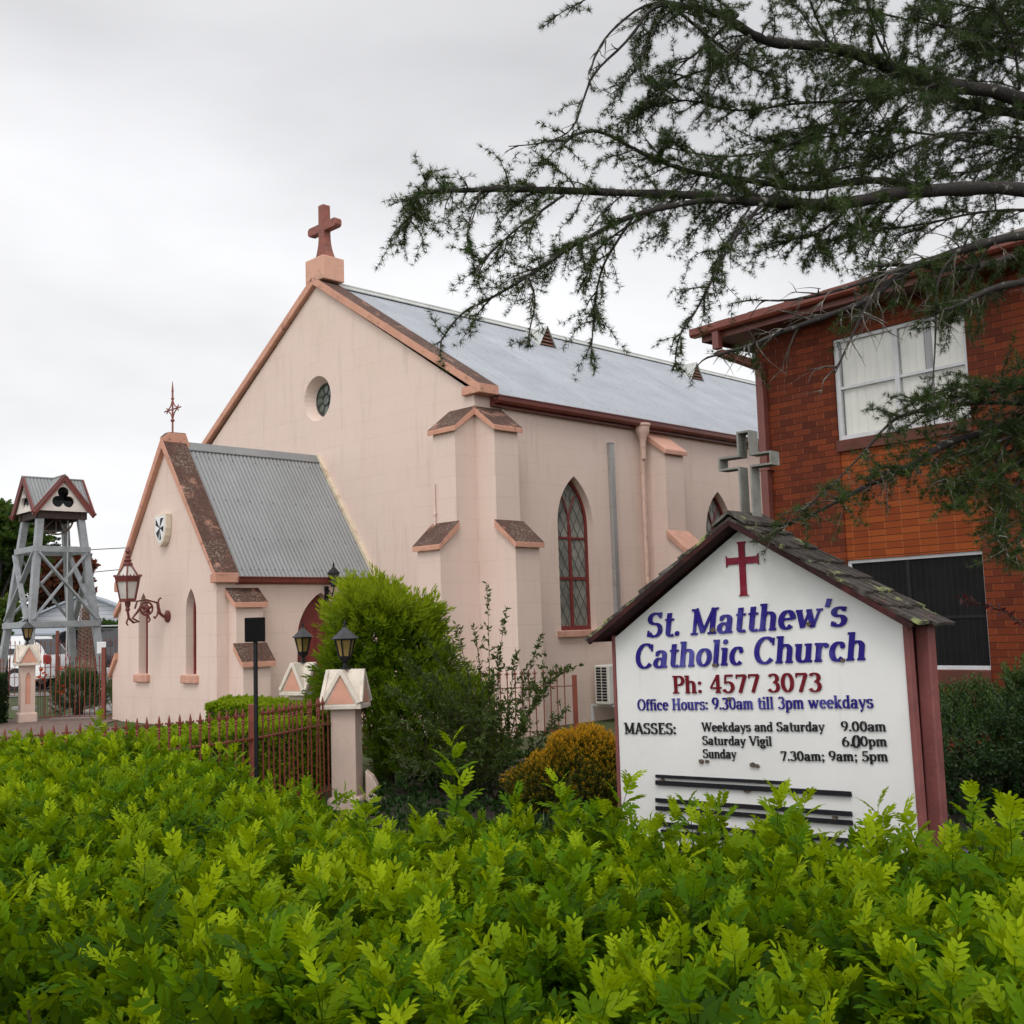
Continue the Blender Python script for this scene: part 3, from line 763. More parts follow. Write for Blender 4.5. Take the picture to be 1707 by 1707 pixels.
def lower_window(x0, x1, z0, z1):
    f = MB(); y0, y1 = .03, .085
    f.box(x0, x1, y0, y1, z1-.045, z1); f.box(x0, x1, y0, y1, z0, z0+.05); f.box(x0, x0+.05, y0, y1, z0+.05, z1-.045); f.box(x1-.02, x1, y0, y1, z0+.05, z1-.045)
    fr = f.build('window', MT['alu'], bld, bevel=.004)
    s = MB(); s.box(x0+.05, x1-.02, .05, .06, z0+.05, z1-.045)
    s.build('security_screen', MT['dkscreen'], fr)
    s = MB(); xm = x0+(x1-x0)*.46; zm = z0+(z1-z0)*.45
    s.box(xm-.025, xm+.025, .036, .05, z0+.05, z1-.045); s.box(xm+.025, x1-.02, .040, .05, zm-.018, zm+.018); s.box(x0+.05, xm-.025, .040, .05, zm-.018, zm+.018)
    x = x0+.11
    while x < x1-.05:
        if abs(x-xm) > .04: s.box(x-.004, x+.004, .045, .0499, z0+.05, z1-.045)
        x += .082
    s.build('screen_frame', MT['dkrib'], fr)
    MB().box(x0-.01, x1+.01, -.03, .105, z0-.17, z0-.004).build('sill', MT['sillb'], fr, bevel=.006)
lower_window(l0, l1, lz0, lz1); lower_window(5.2, 7.0, lz0, lz1)
# vent brick and small ledge
mb = MB(); mb.box(3.62, 3.98, -.03, .01, 2.36, 2.45); mb.build('vent_brick', mat('terracotta_vent', (.42, .15, .07), .8, .2, 20), bld, bevel=.006)
# eaves, fascia, gutter, low hip roof
EO = .50
MT['fascia'] = mat('maroon_fascia', (.13, .030, .020), .5, .2, 4)
mb = MB(); mb.box(-EO, BW+EO, -EO, BD+EO, BH, BH+.03); mb.build('soffit', mat('maroon_soffit', (.11, .045, .035), .7, .15, 4), bld)
mb = MB(); mb.box(-EO, BW+EO, -EO-.02, -EO, BH-.05, BH+.13); mb.box(-EO-.02, -EO, -EO-.02, BD+EO, BH-.05, BH+.13)
mb.build('fascia', MT['fascia'], bld)
mb = MB(); prof = [(0, 0), (-.10, 0), (-.125, .03), (-.125, .12), (-.11, .12), (-.105, .04), (0, .02)]
n = len(prof)
for x in (-EO-.14, BW+EO): mb.v += [(x, -EO-.022+a, BH+.03+b) for a, b in prof]
mb.f += [(i, (i+1) % n, (i+1) % n+n, i+n) for i in range(n)]+[tuple(range(n)), tuple(n+i for i in reversed(range(n)))]
gb = mb.build('gutter', mat('red_gutter', (.16, .034, .02), .4, .15, 3), bld)
MT['dpipe'] = mat('maroon_downpipe', (.155, .047, .038), .5, .12, 4)
mb = MB(); xg, xw = -.20, .13
mb.box(xg-.055, xg+.055, -EO-.12, -EO-.022, BH-.22, BH+.08)
mb.hexa([(xg-.055, -EO-.12, BH-.30), (xg+.055, -EO-.12, BH-.30), (xg+.055, -EO-.022, BH-.22), (xg-.055, -EO-.022, BH-.22), (xw-.06, -.115, BH-.52), (xw+.06, -.115, BH-.52), (xw+.06, -.012, BH-.42), (xw-.06, -.012, BH-.42)])
mb.box(xw-.06, xw+.06, -.113, -.012, -.1, BH-.42)
for z in (1.4, 3.7): mb.box(xw-.075, xw+.10, -.118, -.008, z, z+.03)
mb.build('downpipe', MT['dpipe'], bld, bevel=.008)
MT['tile'] = mat('dark_roof_tile', (.085, .06, .05), .85, .35, 9, .4, 40, stain=(.10, .11, .06), sscale=9)
mb = MB(); rz = BH+.13; xs0, xs1, ys0, ys1 = -EO-.05, BW+EO, -EO-.06, BD+EO; rise = .38*(ys1-ys0)/2; ym = (ys0+ys1)/2; rx = (ys1-ys0)/2
A_ = [(xs0, ys0, rz), (xs1, ys0, rz), (xs1, ys1, rz), (xs0, ys1, rz), (xs0+rx, ym, rz+rise), (xs1-rx, ym, rz+rise)]
mb.add(A_, [(0, 1, 5, 4), (1, 2, 5), (2, 3, 4, 5), (3, 0, 4)])
rfb = mb.build('roof', MT['tile'], bld)
mb = MB(); x = xs0
while x < xs1:
    mb.box(x, x+.29, ys0-.02, ys0+.10, rz-.02, rz+.045+random.uniform(0, .012)); x += .30
y = ys0+.1
while y < ys1: mb.box(xs0-.02, xs0+.1, y, y+.29, rz-.02, rz+.045+random.uniform(0, .012)); y += .30
mb.build('tile_edge', MT['tile'], rfb, bevel=.01)

# ------------------------------------------------------------------ sign (local X to the right, local Y away from the street)
SX = Vector((.743145, -.669131, 0)); SYAW = math.atan2(SX.y, SX.x)
SP = Vector((1.36, 6.4, 0))
sign = thing('church_sign', 'white gabled church notice board with purple and red lettering and a lichened roof', 'sign', SP, SYAW)
def worn(name, a, b, s=7, th=(.45, .62), rough=.5):
    k = Nodes(name); k.col(k.mix(k.rng(k.noise(s, 4, .6), *th), a, b)); k.b.inputs['Roughness'].default_value = rough; k.b.inputs['Specular IOR Level'].default_value = .2; return k.m
k = Nodes('sign_white')
o = k.xyz()
c = k.ramp(k.noise(1.6, 6, .65), [(.3, (.66, .655, .63)), (.7, (.76, .755, .74))])
c = k.mix(k.rng(k.noise(5, 7, .72), .60, .82, 0, .55), c, (.45, .44, .38))
c = k.mix(k.math('MULTIPLY', k.rng(o[2], 1.75, 2.2, 0, .55), k.rng(k.noise(6, 5, .7), .38, .62)), c, (.42, .43, .36))
st = k.noise(1, 5, .7, vec=k.comb(k.math('MULTIPLY', o[0], 26), k.math('MULTIPLY', o[2], 1.2)))
c = k.mix(k.rng(st, .60, .85, 0, .4), c, (.40, .40, .36))
k.col(c); k.b.inputs['Roughness'].default_value = .45; k.bump(k.noise(3, 3), .06, .02); MT['signw'] = k.m
MT['post'] = mat('maroon_timber', (.185, .055, .05), .65, .18, 6, .3, 50, stain=(.09, .03, .03), sscale=8, sth=(.55, .75))
PB = [(-1.0, .12), (.874, .12), (.858, 1.632), (-.049, 2.178), (-.995, 1.562)]
MB().prism(PB, lambda u, v: (u, 0, v), (0, .03, 0)).build('front_board', MT['signw'], sign)
MB().prism(PB, lambda u, v: (u, .24, v), (0, .03, 0)).build('back_board', MT['signw'], sign)
mb = MB()
mb.hexa([(.874, -.014, .25), (.902, -.014, .25), (.902, .05, .25), (.874, .05, .25), (.860, -.014, 1.64), (.888, -.014, 1.64), (.888, .05, 1.64), (.860, .05, 1.64)])
mb.build('frame', MT['post'], sign, bevel=.004); mb = MB()
mb.hexa([(-1.022, -.012, .25), (-1.003, -.012, .25), (-1.003, .05, .25), (-1.022, .05, .25), (-1.016, -.012, 1.575), (-.997, -.012, 1.575), (-.997, .05, 1.575), (-1.016, .05, 1.575)])
mb.build('frame', MT['post'], sign, bevel=.004)
MB().box(.83, .856, .051, .238, .26, 1.62).build('side_panel', MT['post'], sign); MB().box(-1.02, -1.0, .051, .238, .26, 1.55).build('side_panel', MT['post'], sign)
for x in (.872, -1.09): MB().box(x, x+.075, .11, .20, -.1, 1.64).build('post', MT['post'], sign, bevel=.008)
# roof of weathered shingles
k = Nodes('lichened_shingle'); o = k.xyz()
g = k.noise(1, 7, .75, vec=k.comb(k.math('MULTIPLY', o[0], 7), k.math('MULTIPLY', o[1], 60), k.math('MULTIPLY', o[2], 7)))
c = k.ramp(g, [(.3, (.014, .012, .010)), (.5, (.05, .038, .032)), (.66, (.15, .14, .125)), (.8, (.28, .27, .25))])
c = k.mix(k.rng(k.noise(5.5, 6, .7), .58, .64), c, (.30, .33, .13))
c = k.mix(k.rng(k.noise(4.2, 5, .7, dist=.4), .60, .68, 0, .8), c, (.17, .055, .03))
k.col(c); k.b.inputs['Roughness'].default_value = .95; k.bump(g, 1.0, .02); MT['shingle'] = k.m
AX, AZ = -.06, 2.205
roof = None
for (ex, ez) in ((-1.11, 1.543), (.965, 1.591)):
    d = Vector((ex-AX, 0, ez-AZ)); L_ = d.length; d.normalize(); nn_ = Vector((-d.z, 0, d.x)) if d.x > 0 else Vector((d.z, 0, -d.x))
    mb = MB()
    rows = 7
    for i in range(rows):
        a = L_*i/rows-.02; b = L_*(i+1)/rows+.03
        y = -.13
        while y < .285:
            wd = random.uniform(.07, .13); y2 = min(y+wd, .30)
            h0 = .012+random.uniform(0, .006); jb = b+random.uniform(-.02, .02)
            P = lambda t, y_, h: Vector((AX, 0, AZ))+d*t+nn_*h+Vector((0, y_, 0))
            e = .004
            mb.hexa([P(a, y+e, .004), P(jb, y+e, .018), P(jb, y2-e, .018), P(a, y2-e, .004), P(a, y+e, .004+h0), P(jb, y+e, .020+h0+random.uniform(0, .006)), P(jb, y2-e, .020+h0), P(a, y2-e, .004+h0)])
            y = y2
    r = mb.build('roof', MT['shingle'], sign)
    mb = MB(); P = lambda t, y_, h: Vector((AX, 0, AZ))+d*t+nn_*h+Vector((0, y_, 0))
    sA = Vector((AX, 0, AZ))
    mb.hexa([P(0, -.115, -.018), P(L_-.02, -.115, -.018), P(L_-.02, .285, -.018), P(0, .285, -.018), P(0, -.115, .003), P(L_-.02, -.115, .003), P(L_-.02, .285, .003), P(0, .285, .003)])
    mb.hexa([P(0, -.138, -.020), P(L_, -.138, -.020), P(L_, -.116, -.020), P(0, -.116, -.020), P(0, -.138, .008), P(L_, -.138, .008), P(L_, -.116, .008), P(0, -.116, .008)])
    mb.build('barge_board', mat('dark_barge', (.030, .013, .012), .8, .3, 10, .3, 40, spec=.2, stain=(.10, .022, .022), sscale=4, sth=(.5, .7)), r)
mb = MB()
for sg in (-1, 1):
    d = Vector((sg*.85, 0, -.53)).normalized()
    for y in [-.14+i*.1 for i in range(4)]:
        a = Vector((AX, y+.003, AZ+.045)); b = a+d*.13; q = Vector((0, .094, 0)); h = Vector((0, 0, .02))
        mb.hexa([a, b, b+q, a+q, a+h, b+h, b+q+h, a+q+h])
mb.build('ridge_shingles', MT['shingle'], sign)
# hollow concrete cross on the ridge
mb = MB(); cu, zc = -.062, 2.572; hw, al, ah, zt, zb = .044, .176, .040, 2.75, 2.18; t = .011
def outline(k):
    a = hw-k; b = ah-k; return [(cu-a, zb), (cu+a, zb), (cu+a, zc-b), (cu+al-k, zc-b), (cu+al-k, zc+b), (cu+a, zc+b), (cu+a, zt-k), (cu-a, zt-k), (cu-a, zc+b), (cu-al+k, zc+b), (cu-al+k, zc-b), (cu-a, zc-b)]
o1, o2 = outline(0), outline(t); n = 12
for y in (.08, .175): mb.v += [(u, y, v) for u, v in o1]+[(u, y, v) for u, v in o2]
for i in range(1, n):
    j = (i+1) % n
    mb.f += [(i, j, n+j, n+i), (2*n+i, 2*n+j, 3*n+j, 3*n+i), (i, j, 2*n+j, 2*n+i), (n+i, n+j, 3*n+j, 3*n+i)]
mb.build('hollow_cross', MT['concrete'], sign)
# red cross
cu, cz = -.061, 1.987
mb = MB()
def flare(x0, x1, z0, z1): mb.prism([(x0, z0), (x1, z0), (x1, z1), (x0, z1)], lambda u, v: (u, -.009, v), (0, .0085, 0))
w_ = .0195
mb.prism([(cu-.033, 1.785), (cu+.033, 1.785), (cu+.022, 1.793), (cu+w_, 1.81), (cu+w_, cz-w_), (cu+w_, cz+w_), (cu+w_, 2.075), (cu+.024, 2.088), (cu+.033, 2.095), (cu-.033, 2.095), (cu-.024, 2.088), (cu-w_, 2.075), (cu-w_, 1.81), (cu-.022, 1.793)], lambda u, v: (u, -.010, v), (0, .010, 0))
mb.prism([(cu-.104, cz-.036), (cu-.097, cz-.021), (cu-.085, cz-w_), (cu+.085, cz-w_), (cu+.097, cz-.019), (cu+.106, cz-.030), (cu+.106, cz+.036), (cu+.097, cz+.022), (cu+.085, cz+w_), (cu-.085, cz+w_), (cu-.097, cz+.021), (cu-.104, cz+.032)], lambda u, v: (u, -.0115, v), (0, .011, 0))
mb.build('red_cross', worn('faded_crimson', (.18, .006, .022), (.25, .03, .06), 5), sign)

# ---------------- lettering: a bold soft-serif stroke alphabet drawn here
TK, TN = .19, .085
def Ln(x0, y0, x1, y1, w=None): return ('l', [(x0, y0), (x1, y1)], w)
def Ar(cx, cy, rx, ry, a0, a1, w=None):
    n = max(6, int(abs(a1-a0)/8)); return ('l', [(cx+rx*math.cos(rad(a0+(a1-a0)*i/n)), cy+ry*math.sin(rad(a0+(a1-a0)*i/n))) for i in range(n+1)], w)
def Sf(x, y, h=.13): return ('l', [(x-h, y), (x+h, y)], .085)
def Dt(x, y, s=.095): return ('d', [(x+s*math.cos(i*PI/5), y+s*1.05*math.sin(i*PI/5)) for i in range(10)], None)
def sc(st, fx_, fy): return [(a, [(x*fx_, y*fy) for x, y in p], w) for a, p, w in st]
S_ = [Ar(.34, .735, .23, .205, 25, 270), Ar(.34, .285, .24, .245, 90, -155), Ln(.56, .74, .56, .98, .075), Ln(.085, .03, .085, .28, .075)]
six = [Ar(.33, .29, .23, .27, 0, 360), Ar(.56, .30, .46, .64, 182, 108)]
G = {
'S': (.70, S_), 's': (.55, sc(S_, .78, .70)), '.': (.26, [Dt(.12, .10)]), ':': (.28, [Dt(.13, .10), Dt(.13, .56)]), "'": (.26, [Ln(.12, .70, .17, 1.0, .16)]),
';': (.30, [Dt(.15, .56), Dt(.15, .10), Ln(.2, .08, .1, -.18, .09)]),
't': (.44, [Ar(.34, .17, .14, .14, 180, 310), Ln(.2, .15, .2, .92), Ln(.04, .66, .40, .66, .085)]),
'M': (1.06, [Ln(.18, 0, .18, 1, .12), Ln(.16, 1, .53, .08, .19), Ln(.88, 1, .53, .08, .11), Ln(.88, 0, .88, 1, .2), Sf(.18, .04, .14), Sf(.88, .04, .17), Sf(.12, .96, .12), Sf(.93, .96, .13)]),
'a': (.62, [Ar(.25, .2, .17, .17, 0, 360), Ln(.45, .04, .45, .5), Ar(.28, .49, .17, .17, 0, 155), Sf(.5, .04, .09), Dt(.13, .53, .07)]),
'h': (.68, [Ln(.15, 0, .15, 1), Ar(.33, .46, .18, .2, 180, 0), Ln(.51, 0, .51, .48), Sf(.15, .04), Sf(.52, .04), Sf(.09, .96, .09)]),
'e': (.60, [Ln(.1, .38, .50, .38, .085), Ar(.31, .35, .21, .31, 2, 318)]),
'w': (.90, [Ln(.08, .66, .27, .03, .18), Ln(.45, .62, .27, .03, .09), Ln(.43, .64, .62, .03, .18), Ln(.80, .66, .62, .03, .09), Sf(.09, .64, .11), Sf(.79, .64, .11), Sf(.43, .64, .09)]),
'C': (.80, [Ar(.43, .5, .33, .47, 42, 318), Ln(.70, .68, .70, .96, .075)]), 'o': (.64, [Ar(.32, .34, .22, .31, 0, 360)]),
'l': (.32, [Ln(.15, 0, .15, 1), Sf(.16, .04), Sf(.09, .96, .09)]), 'i': (.32, [Ln(.15, 0, .15, .66), Dt(.15, .90), Sf(.16, .04), Sf(.09, .64, .09)]),
'c': (.57, [Ar(.31, .34, .21, .31, 48, 315), Dt(.45, .52, .085)]),
'u': (.68, [Ln(.14, .2, .14, .68), Ar(.31, .2, .17, .17, 180, 360), Ln(.49, 0, .49, .68), Sf(.08, .64, .09), Sf(.43, .64, .09), Sf(.55, .04, .09)]),
'r': (.50, [Ln(.15, 0, .15, .68), Ar(.34, .44, .18, .19, 180, 70), Dt(.41, .57, .085), Sf(.16, .04), Sf(.09, .64, .09)]),
'P': (.70, [Ln(.2, 0, .2, 1), Ln(.2, .95, .4, .95, .09), Ar(.40, .72, .22, .235, 90, -90), Ln(.40, .48, .2, .48, .09), Sf(.2, .04, .17), Sf(.13, .96, .09)]),
'O': (.88, [Ar(.44, .5, .34, .46, 0, 360)]),
'f': (.40, [Ln(.18, 0, .18, .78), Ar(.34, .76, .16, .18, 180, 45), Ln(.04, .64, .38, .64, .085), Sf(.18, .04)]),
'H': (.90, [Ln(.2, 0, .2, 1), Ln(.7, 0, .7, 1), Ln(.2, .52, .7, .52, .09), Sf(.2, .04, .16), Sf(.7, .04, .16), Sf(.2, .96, .16), Sf(.7, .96, .16)]),
'm': (.96, [Ln(.14, 0, .14, .68), Ar(.3, .46, .16, .2, 180, 0), Ln(.46, 0, .46, .46), Ar(.62, .46, .16, .2, 180, 0), Ln(.78, 0, .78, .46), Sf(.14, .04, .12), Sf(.46, .04, .11), Sf(.79, .04, .12), Sf(.08, .64, .09)]),
'n': (.68, [Ln(.15, 0, .15, .68), Ar(.33, .46, .18, .2, 180, 0), Ln(.51, 0, .51, .48), Sf(.15, .04), Sf(.52, .04), Sf(.09, .64, .09)]),
'p': (.66, [Ln(.15, -.28, .15, .68), Ar(.34, .34, .2, .31, 0, 360), Sf(.15, -.25), Sf(.08, .64, .08)]),
'y': (.62, [Ln(.1, .66, .32, .04, .17), Ln(.54, .66, .26, -.2, .09), Dt(.19, -.20, .08), Sf(.1, .64, .11), Sf(.53, .64, .11)]),
'd': (.66, [Ar(.29, .34, .2, .31, 0, 360), Ln(.49, 0, .49, 1), Sf(.43, .96, .08), Sf(.55, .04, .08)]),
'k': (.66, [Ln(.15, 0, .15, 1), Ln(.18, .28, .48, .64, .09), Ln(.27, .40, .53, .02, .17), Sf(.15, .04), Sf(.54, .04, .11), Sf(.48, .64, .11), Sf(.09, .96, .09)]),
'g': (.60, [Ar(.27, .44, .18, .22, 0, 360), Ar(.29, -.10, .21, .15, 0, 360), Ln(.14, .22, .2, .05, .09), Ln(.42, .58, .55, .66, .085)]),
'V': (.82, [Ln(.1, 1, .42, .02, .2), Ln(.74, 1, .42, .02, .1), Sf(.1, .96, .14), Sf(.74, .96, .12)]),
'W': (1.14, [Ln(.08, 1, .32, .02, .18), Ln(.57, .98, .32, .02, .1), Ln(.57, .98, .82, .02, .18), Ln(1.06, 1, .82, .02, .1), Sf(.09, .96, .13), Sf(1.05, .96, .12), Sf(.57, .96, .1)]),
'A': (.84, [Ln(.1, 0, .42, 1, .1), Ln(.42, 1, .74, 0, .2), Ln(.22, .34, .62, .34, .085), Sf(.1, .04, .12), Sf(.74, .04, .14)]),
'E': (.72, [Ln(.2, 0, .2, 1), Ln(.2, .955, .6, .955, .09), Ln(.2, .5, .5, .5, .09), Ln(.2, .045, .64, .045, .09), Ln(.6, .74, .6, .99, .07), Ln(.64, .01, .64, .28, .07), Sf(.13, .955, .09), Sf(.13, .045, .09)]),
'0': (.68, [Ar(.34, .5, .23, .46, 0, 360)]),
'3': (.64, [Ar(.30, .74, .20, .21, 155, -90), Ar(.29, .28, .24, .25, 90, -155)]),
'4': (.70, [Ln(.47, 0, .47, 1), Ln(.45, .97, .08, .30, .09), Ln(.06, .28, .66, .28, .1), Sf(.47, .04, .14)]),
'5': (.64, [Ln(.15, .94, .56, .94, .12), Ln(.17, .94, .14, .50, .09), Ar(.29, .31, .25, .28, 125, -155)]),
'6': (.66, six), '9': (.66, [(a, [(.66-x, 1-y) for x, y in p], w) for a, p, w in six]),
'7': (.64, [Ln(.08, .93, .58, .93, .13), Ln(.56, .93, .26, 0, .18), Ln(.09, .76, .09, .98, .07)]),
}
def lettering(name, text, p0, p1, cap, m, shear=0., y=-.0075, bold=1.0, gap=.02, thick=.0035):
    'text from board point p0 to p1 (u, v), squeezed to fit'
    adv = []; x = 0
    for chx in text:
        if chx == ' ': x += .36; continue
        a, st = G[chx]; adv.append((x, st)); x += a+gap
    x -= gap
    L_ = math.hypot(p1[0]-p0[0], p1[1]-p0[1]); ca, sa = (p1[0]-p0[0])/L_, (p1[1]-p0[1])/L_
    kx = L_/x; mb = MB(); lay = 0
    def put(px, py):
        a = (px+shear*py*cap/kx)*kx; b = py*cap
        return p0[0]+a*ca-b*sa, p0[1]+a*sa+b*ca
    for ox, st in adv:
        for kd_, pts, wd in st:
            lay = (lay+1) % 12; yy = y-.00025*lay
            if kd_ == 'd': poly = [put(ox+a, b) for a, b in pts]; 
            else:
                L1, R1 = [], []
                n_ = len(pts); closed = n_ > 3 and math.hypot(pts[0][0]-pts[-1][0], pts[0][1]-pts[-1][1]) < 1e-6
                for i in range(n_):
                    if closed: a, b = pts[(i-1) % (n_-1)], pts[(i+1) % (n_-1)]
                    else: a, b = pts[max(0, i-1)], pts[min(n_-1, i+1)]
                    tx, ty = b[0]-a[0], b[1]-a[1]; l_ = math.hypot(tx, ty) or 1; tx /= l_; ty /= l_
                    ww = (wd if wd else TN+(TK-TN)*abs(ty)**1.3)*bold/2
                    L1.append(put(ox+pts[i][0]-ty*ww, pts[i][1]+tx*ww)); R1.append(put(ox+pts[i][0]+ty*ww, pts[i][1]-tx*ww))
                b0 = len(mb.v)
                for q in (L1, R1):
                    mb.v += [(u, yy, v) for u, v in q]
                    mb.v += [(u, y+thick, v) for u, v in q]
                for i in range(n_-1):
                    mb.f += [(b0+i, b0+i+1, b0+2*n_+i+1, b0+2*n_+i), (b0+i, b0+i+1, b0+n_+i+1, b0+n_+i), (b0+2*n_+i, b0+2*n_+i+1, b0+3*n_+i+1, b0+3*n_+i)]
                if not closed:
                    for i in (0, n_-1): mb.f.append((b0+i, b0+n_+i, b0+3*n_+i, b0+2*n_+i))
                continue
            b0 = len(mb.v); n_ = len(poly); mb.v += [(u, yy, v) for u, v in poly]+[(u, y+thick, v) for u, v in poly]
            mb.f.append(tuple(b0+i for i in range(n_))); mb.f += [(b0+i, b0+(i+1) % n_, b0+(i+1) % n_+n_, b0+i+n_) for i in range(n_)]
    return mb.build(name, m, sign, fix=False)
MT['purple'] = worn('faded_purple_letters', (.016, .008, .17), (.10, .10, .36), 3.0, (.50, .70))
MT['crimson'] = worn('faded_red_letters', (.135, .003, .010), (.28, .05, .08), 2.2, (.56, .74))
MT['blackl'] = worn('worn_black_letters', (.012, .012, .014), (.05, .05, .05), 6, (.6, .75))
lettering('lettering', "St. Matthew's", (-.757, 1.557), (.553, 1.598), .152, MT['purple'], .20, bold=1.02)
lettering('lettering', "Catholic Church", (-.850, 1.369), (.650, 1.417), .150, MT['purple'], .18, bold=1.02)
lettering('lettering', "Ph: 4577 3073", (-.580, 1.223), (.391, 1.248), .105, MT['crimson'], .02, bold=.95)
lettering('lettering', "Office Hours: 9.30am till 3pm weekdays", (-.842, 1.116), (.676, 1.168), .069, MT['purple'], .02, bold=.92)
lettering('lettering', "MASSES:", (-.949, .971), (-.565, .983), .068, MT['blackl'], 0, bold=.95)
lettering('lettering', "Weekdays and Saturday", (-.385, 1.006), (.391, 1.037), .053, MT['blackl'], .02, bold=.9)
lettering('lettering', "9.00am", (.486, 1.040), (.738, 1.050), .053, MT['blackl'], 0, bold=.9)
lettering('lettering', "Saturday Vigil", (-.388, .930), (.068, .945), .053, MT['blackl'], .02, bold=.9)
lettering('lettering', "6.", (.486, .962), (.548, .965), .053, MT['blackl'], 0, bold=.9)
lettering('lettering', "0", (.542, .957), (.592, .959), .066, MT['blackl'], .10, bold=1.1, y=-.013)
lettering('lettering', "0pm", (.590, .967), (.738, .973), .053, MT['blackl'], 0, bold=.9)
lettering('lettering', "Sunday", (-.388, .854), (-.163, .863), .053, MT['blackl'], .02, bold=.9)
lettering('lettering', "7.30am; 9am; 5pm", (.117, .866), (.738, .897), .053, MT['blackl'], 0, bold=.9)
MT['strip'] = mat('black_letter_rail', (.008, .008, .010), .6, .3, 20, spec=.15)
for (a, b, hh) in (((-.721, .722), (.147, .740), .016), ((-.723, .680), (.523, .704), .024), ((-.729, .577), (.520, .602), .022), ((-.731, .530), (.521, .556), .022), ((-.70, .440), (.522, .462), .022), ((-.70, .395), (.522, .418), .022)):
    mb = MB(); mb.hexa([(a[0], -.022, a[1]), (b[0], -.022, b[1]), (b[0], -.001, b[1]), (a[0], -.001, a[1]), (a[0]-.004, -.017, a[1]+hh), (b[0]-.004, -.017, b[1]+hh), (b[0]-.004, -.001, b[1]+hh), (a[0]-.004, -.001, a[1]+hh)])
    mb.build('letter_rail', MT['strip'], sign)
# wasp mud and grime stuck to the letters and rails
MT['mud'] = mat('mud_nest', (.10, .075, .055), .95, .4, 60)
for (u, v, s) in ((-.275, 1.595, .016), (.335, 1.612, .015), (-.275, 1.39, .018), (.52, 1.415, .014), (-.19, 1.20, .015), (-.68, .70, .022), (-.10, .698, .026), (-.40, .835, .016), (-.06, .832, .018), (-.03, .828, .014), (.42, .585, .014), (-.36, .838, .012), (.62, 1.09, .008), (-.64, 1.61, .006)):
    pts = [(u+s*random.uniform(.7, 1.2)*math.cos(i*PI/4), v+s*random.uniform(.5, 1.0)*math.sin(i*PI/4)) for i in range(8)]
    MB().prism(pts, lambda a, b: (a, -.0155, b), (0, .015, 0)).build('mud_spot', MT['mud'], sign)

# ------------------------------------------------------------------ gate pillars and their lanterns
def pillar(label, lancets=True):
    t = thing('gate_pillar', label, 'pillar', (0, 0, 0), 0, 'pink gate pillars with gabled caps')
    MB().box(-.16, .16, -.16, .16, -.15, .33).build('plinth', MT['pillar'], t, bevel=.03)
    sh = MB(); s = .118
    lan = arch(0, .47, .92, 1.03, .042, 6)
    for k in range(4):
        R = Matrix.Rotation(k*PI/2, 3, 'Z')
        sh.holed([(-s, .32), (s, .32), (s, 1.16), (-s, 1.16)], [lan] if lancets else [], lambda u, v: R @ Vector((u, -s, v)), R @ Vector((0, .02, 0)))
    sh = sh.build('shaft', MT['pillar'], t)
    nb = MB()
    for k in range(4):
        R = Matrix.Rotation(k*PI/2, 3, 'Z'); nb.add([R @ Vector((u, -s+.018, v)) for u, v in lan], [tuple(range(len(lan)))])
    if lancets: nb.build('lancet_inset', MT['pinset'], sh)
    c = MB(); e = .19; tp = .17; z0, z1 = 1.16, 1.52
    c.box(-e-.005, e+.005, -e-.005, e+.005, 1.148, 1.19)
    for k in range(2):
        R = Matrix.Rotation(k*PI/2, 3, 'Z')
        c.add([R @ Vector(p) for p in ((-e, -e, 1.185), (e, -e, 1.185), (0, -tp, z1), (-e, e, 1.185), (e, e, 1.185), (0, tp, z1))], [(0, 2, 1), (3, 4, 5), (0, 3, 5, 2), (1, 2, 5, 4), (0, 1, 4, 3)])
    for k in range(4):
        R = Matrix.Rotation(k*PI/2, 3, 'Z')
        for sg in (-1, 1):
            c.beam(R @ Vector((sg*(e-.012), -e-.004, 1.205)), R @ Vector((0, -tp-.004, z1-.012)), .042, .035, R @ Vector((0, -1, .1)))
    cp = c.build('cap', MT['pcap'], t, bevel=.006)
    nb = MB()
    for k in range(4):
        R = Matrix.Rotation(k*PI/2, 3, 'Z'); nb.prism([(-e+.055, 1.20), (e-.055, 1.20), (0, z1-.06)], lambda u, v: R @ Vector((u, -e-.003+(v-1.185)/(z1-1.185)*(e-tp), v)), R @ Vector((0, .008, 0)))
    nb.build('gable_inset', MT['pinset'], cp)
    return t
p1 = pillar('pink gate pillar with gabled cream cap beside the curved red fence, nearest the hedge', False); p1.location = (-1.645, 10.85, -.22); p1.rotation_euler.z = rad(-7)
dup(p1, (-2.475, 13.1, -.20), rad(-33), 'pink gate pillar half hidden behind the round bright green bush, nearer the porch door')
p3 = pillar('pink gate pillar beside the tall iron gate, in front of the bell tower'); p3.location = (-8.67, 20.0, .095); p3.rotation_euler.z = rad(34)
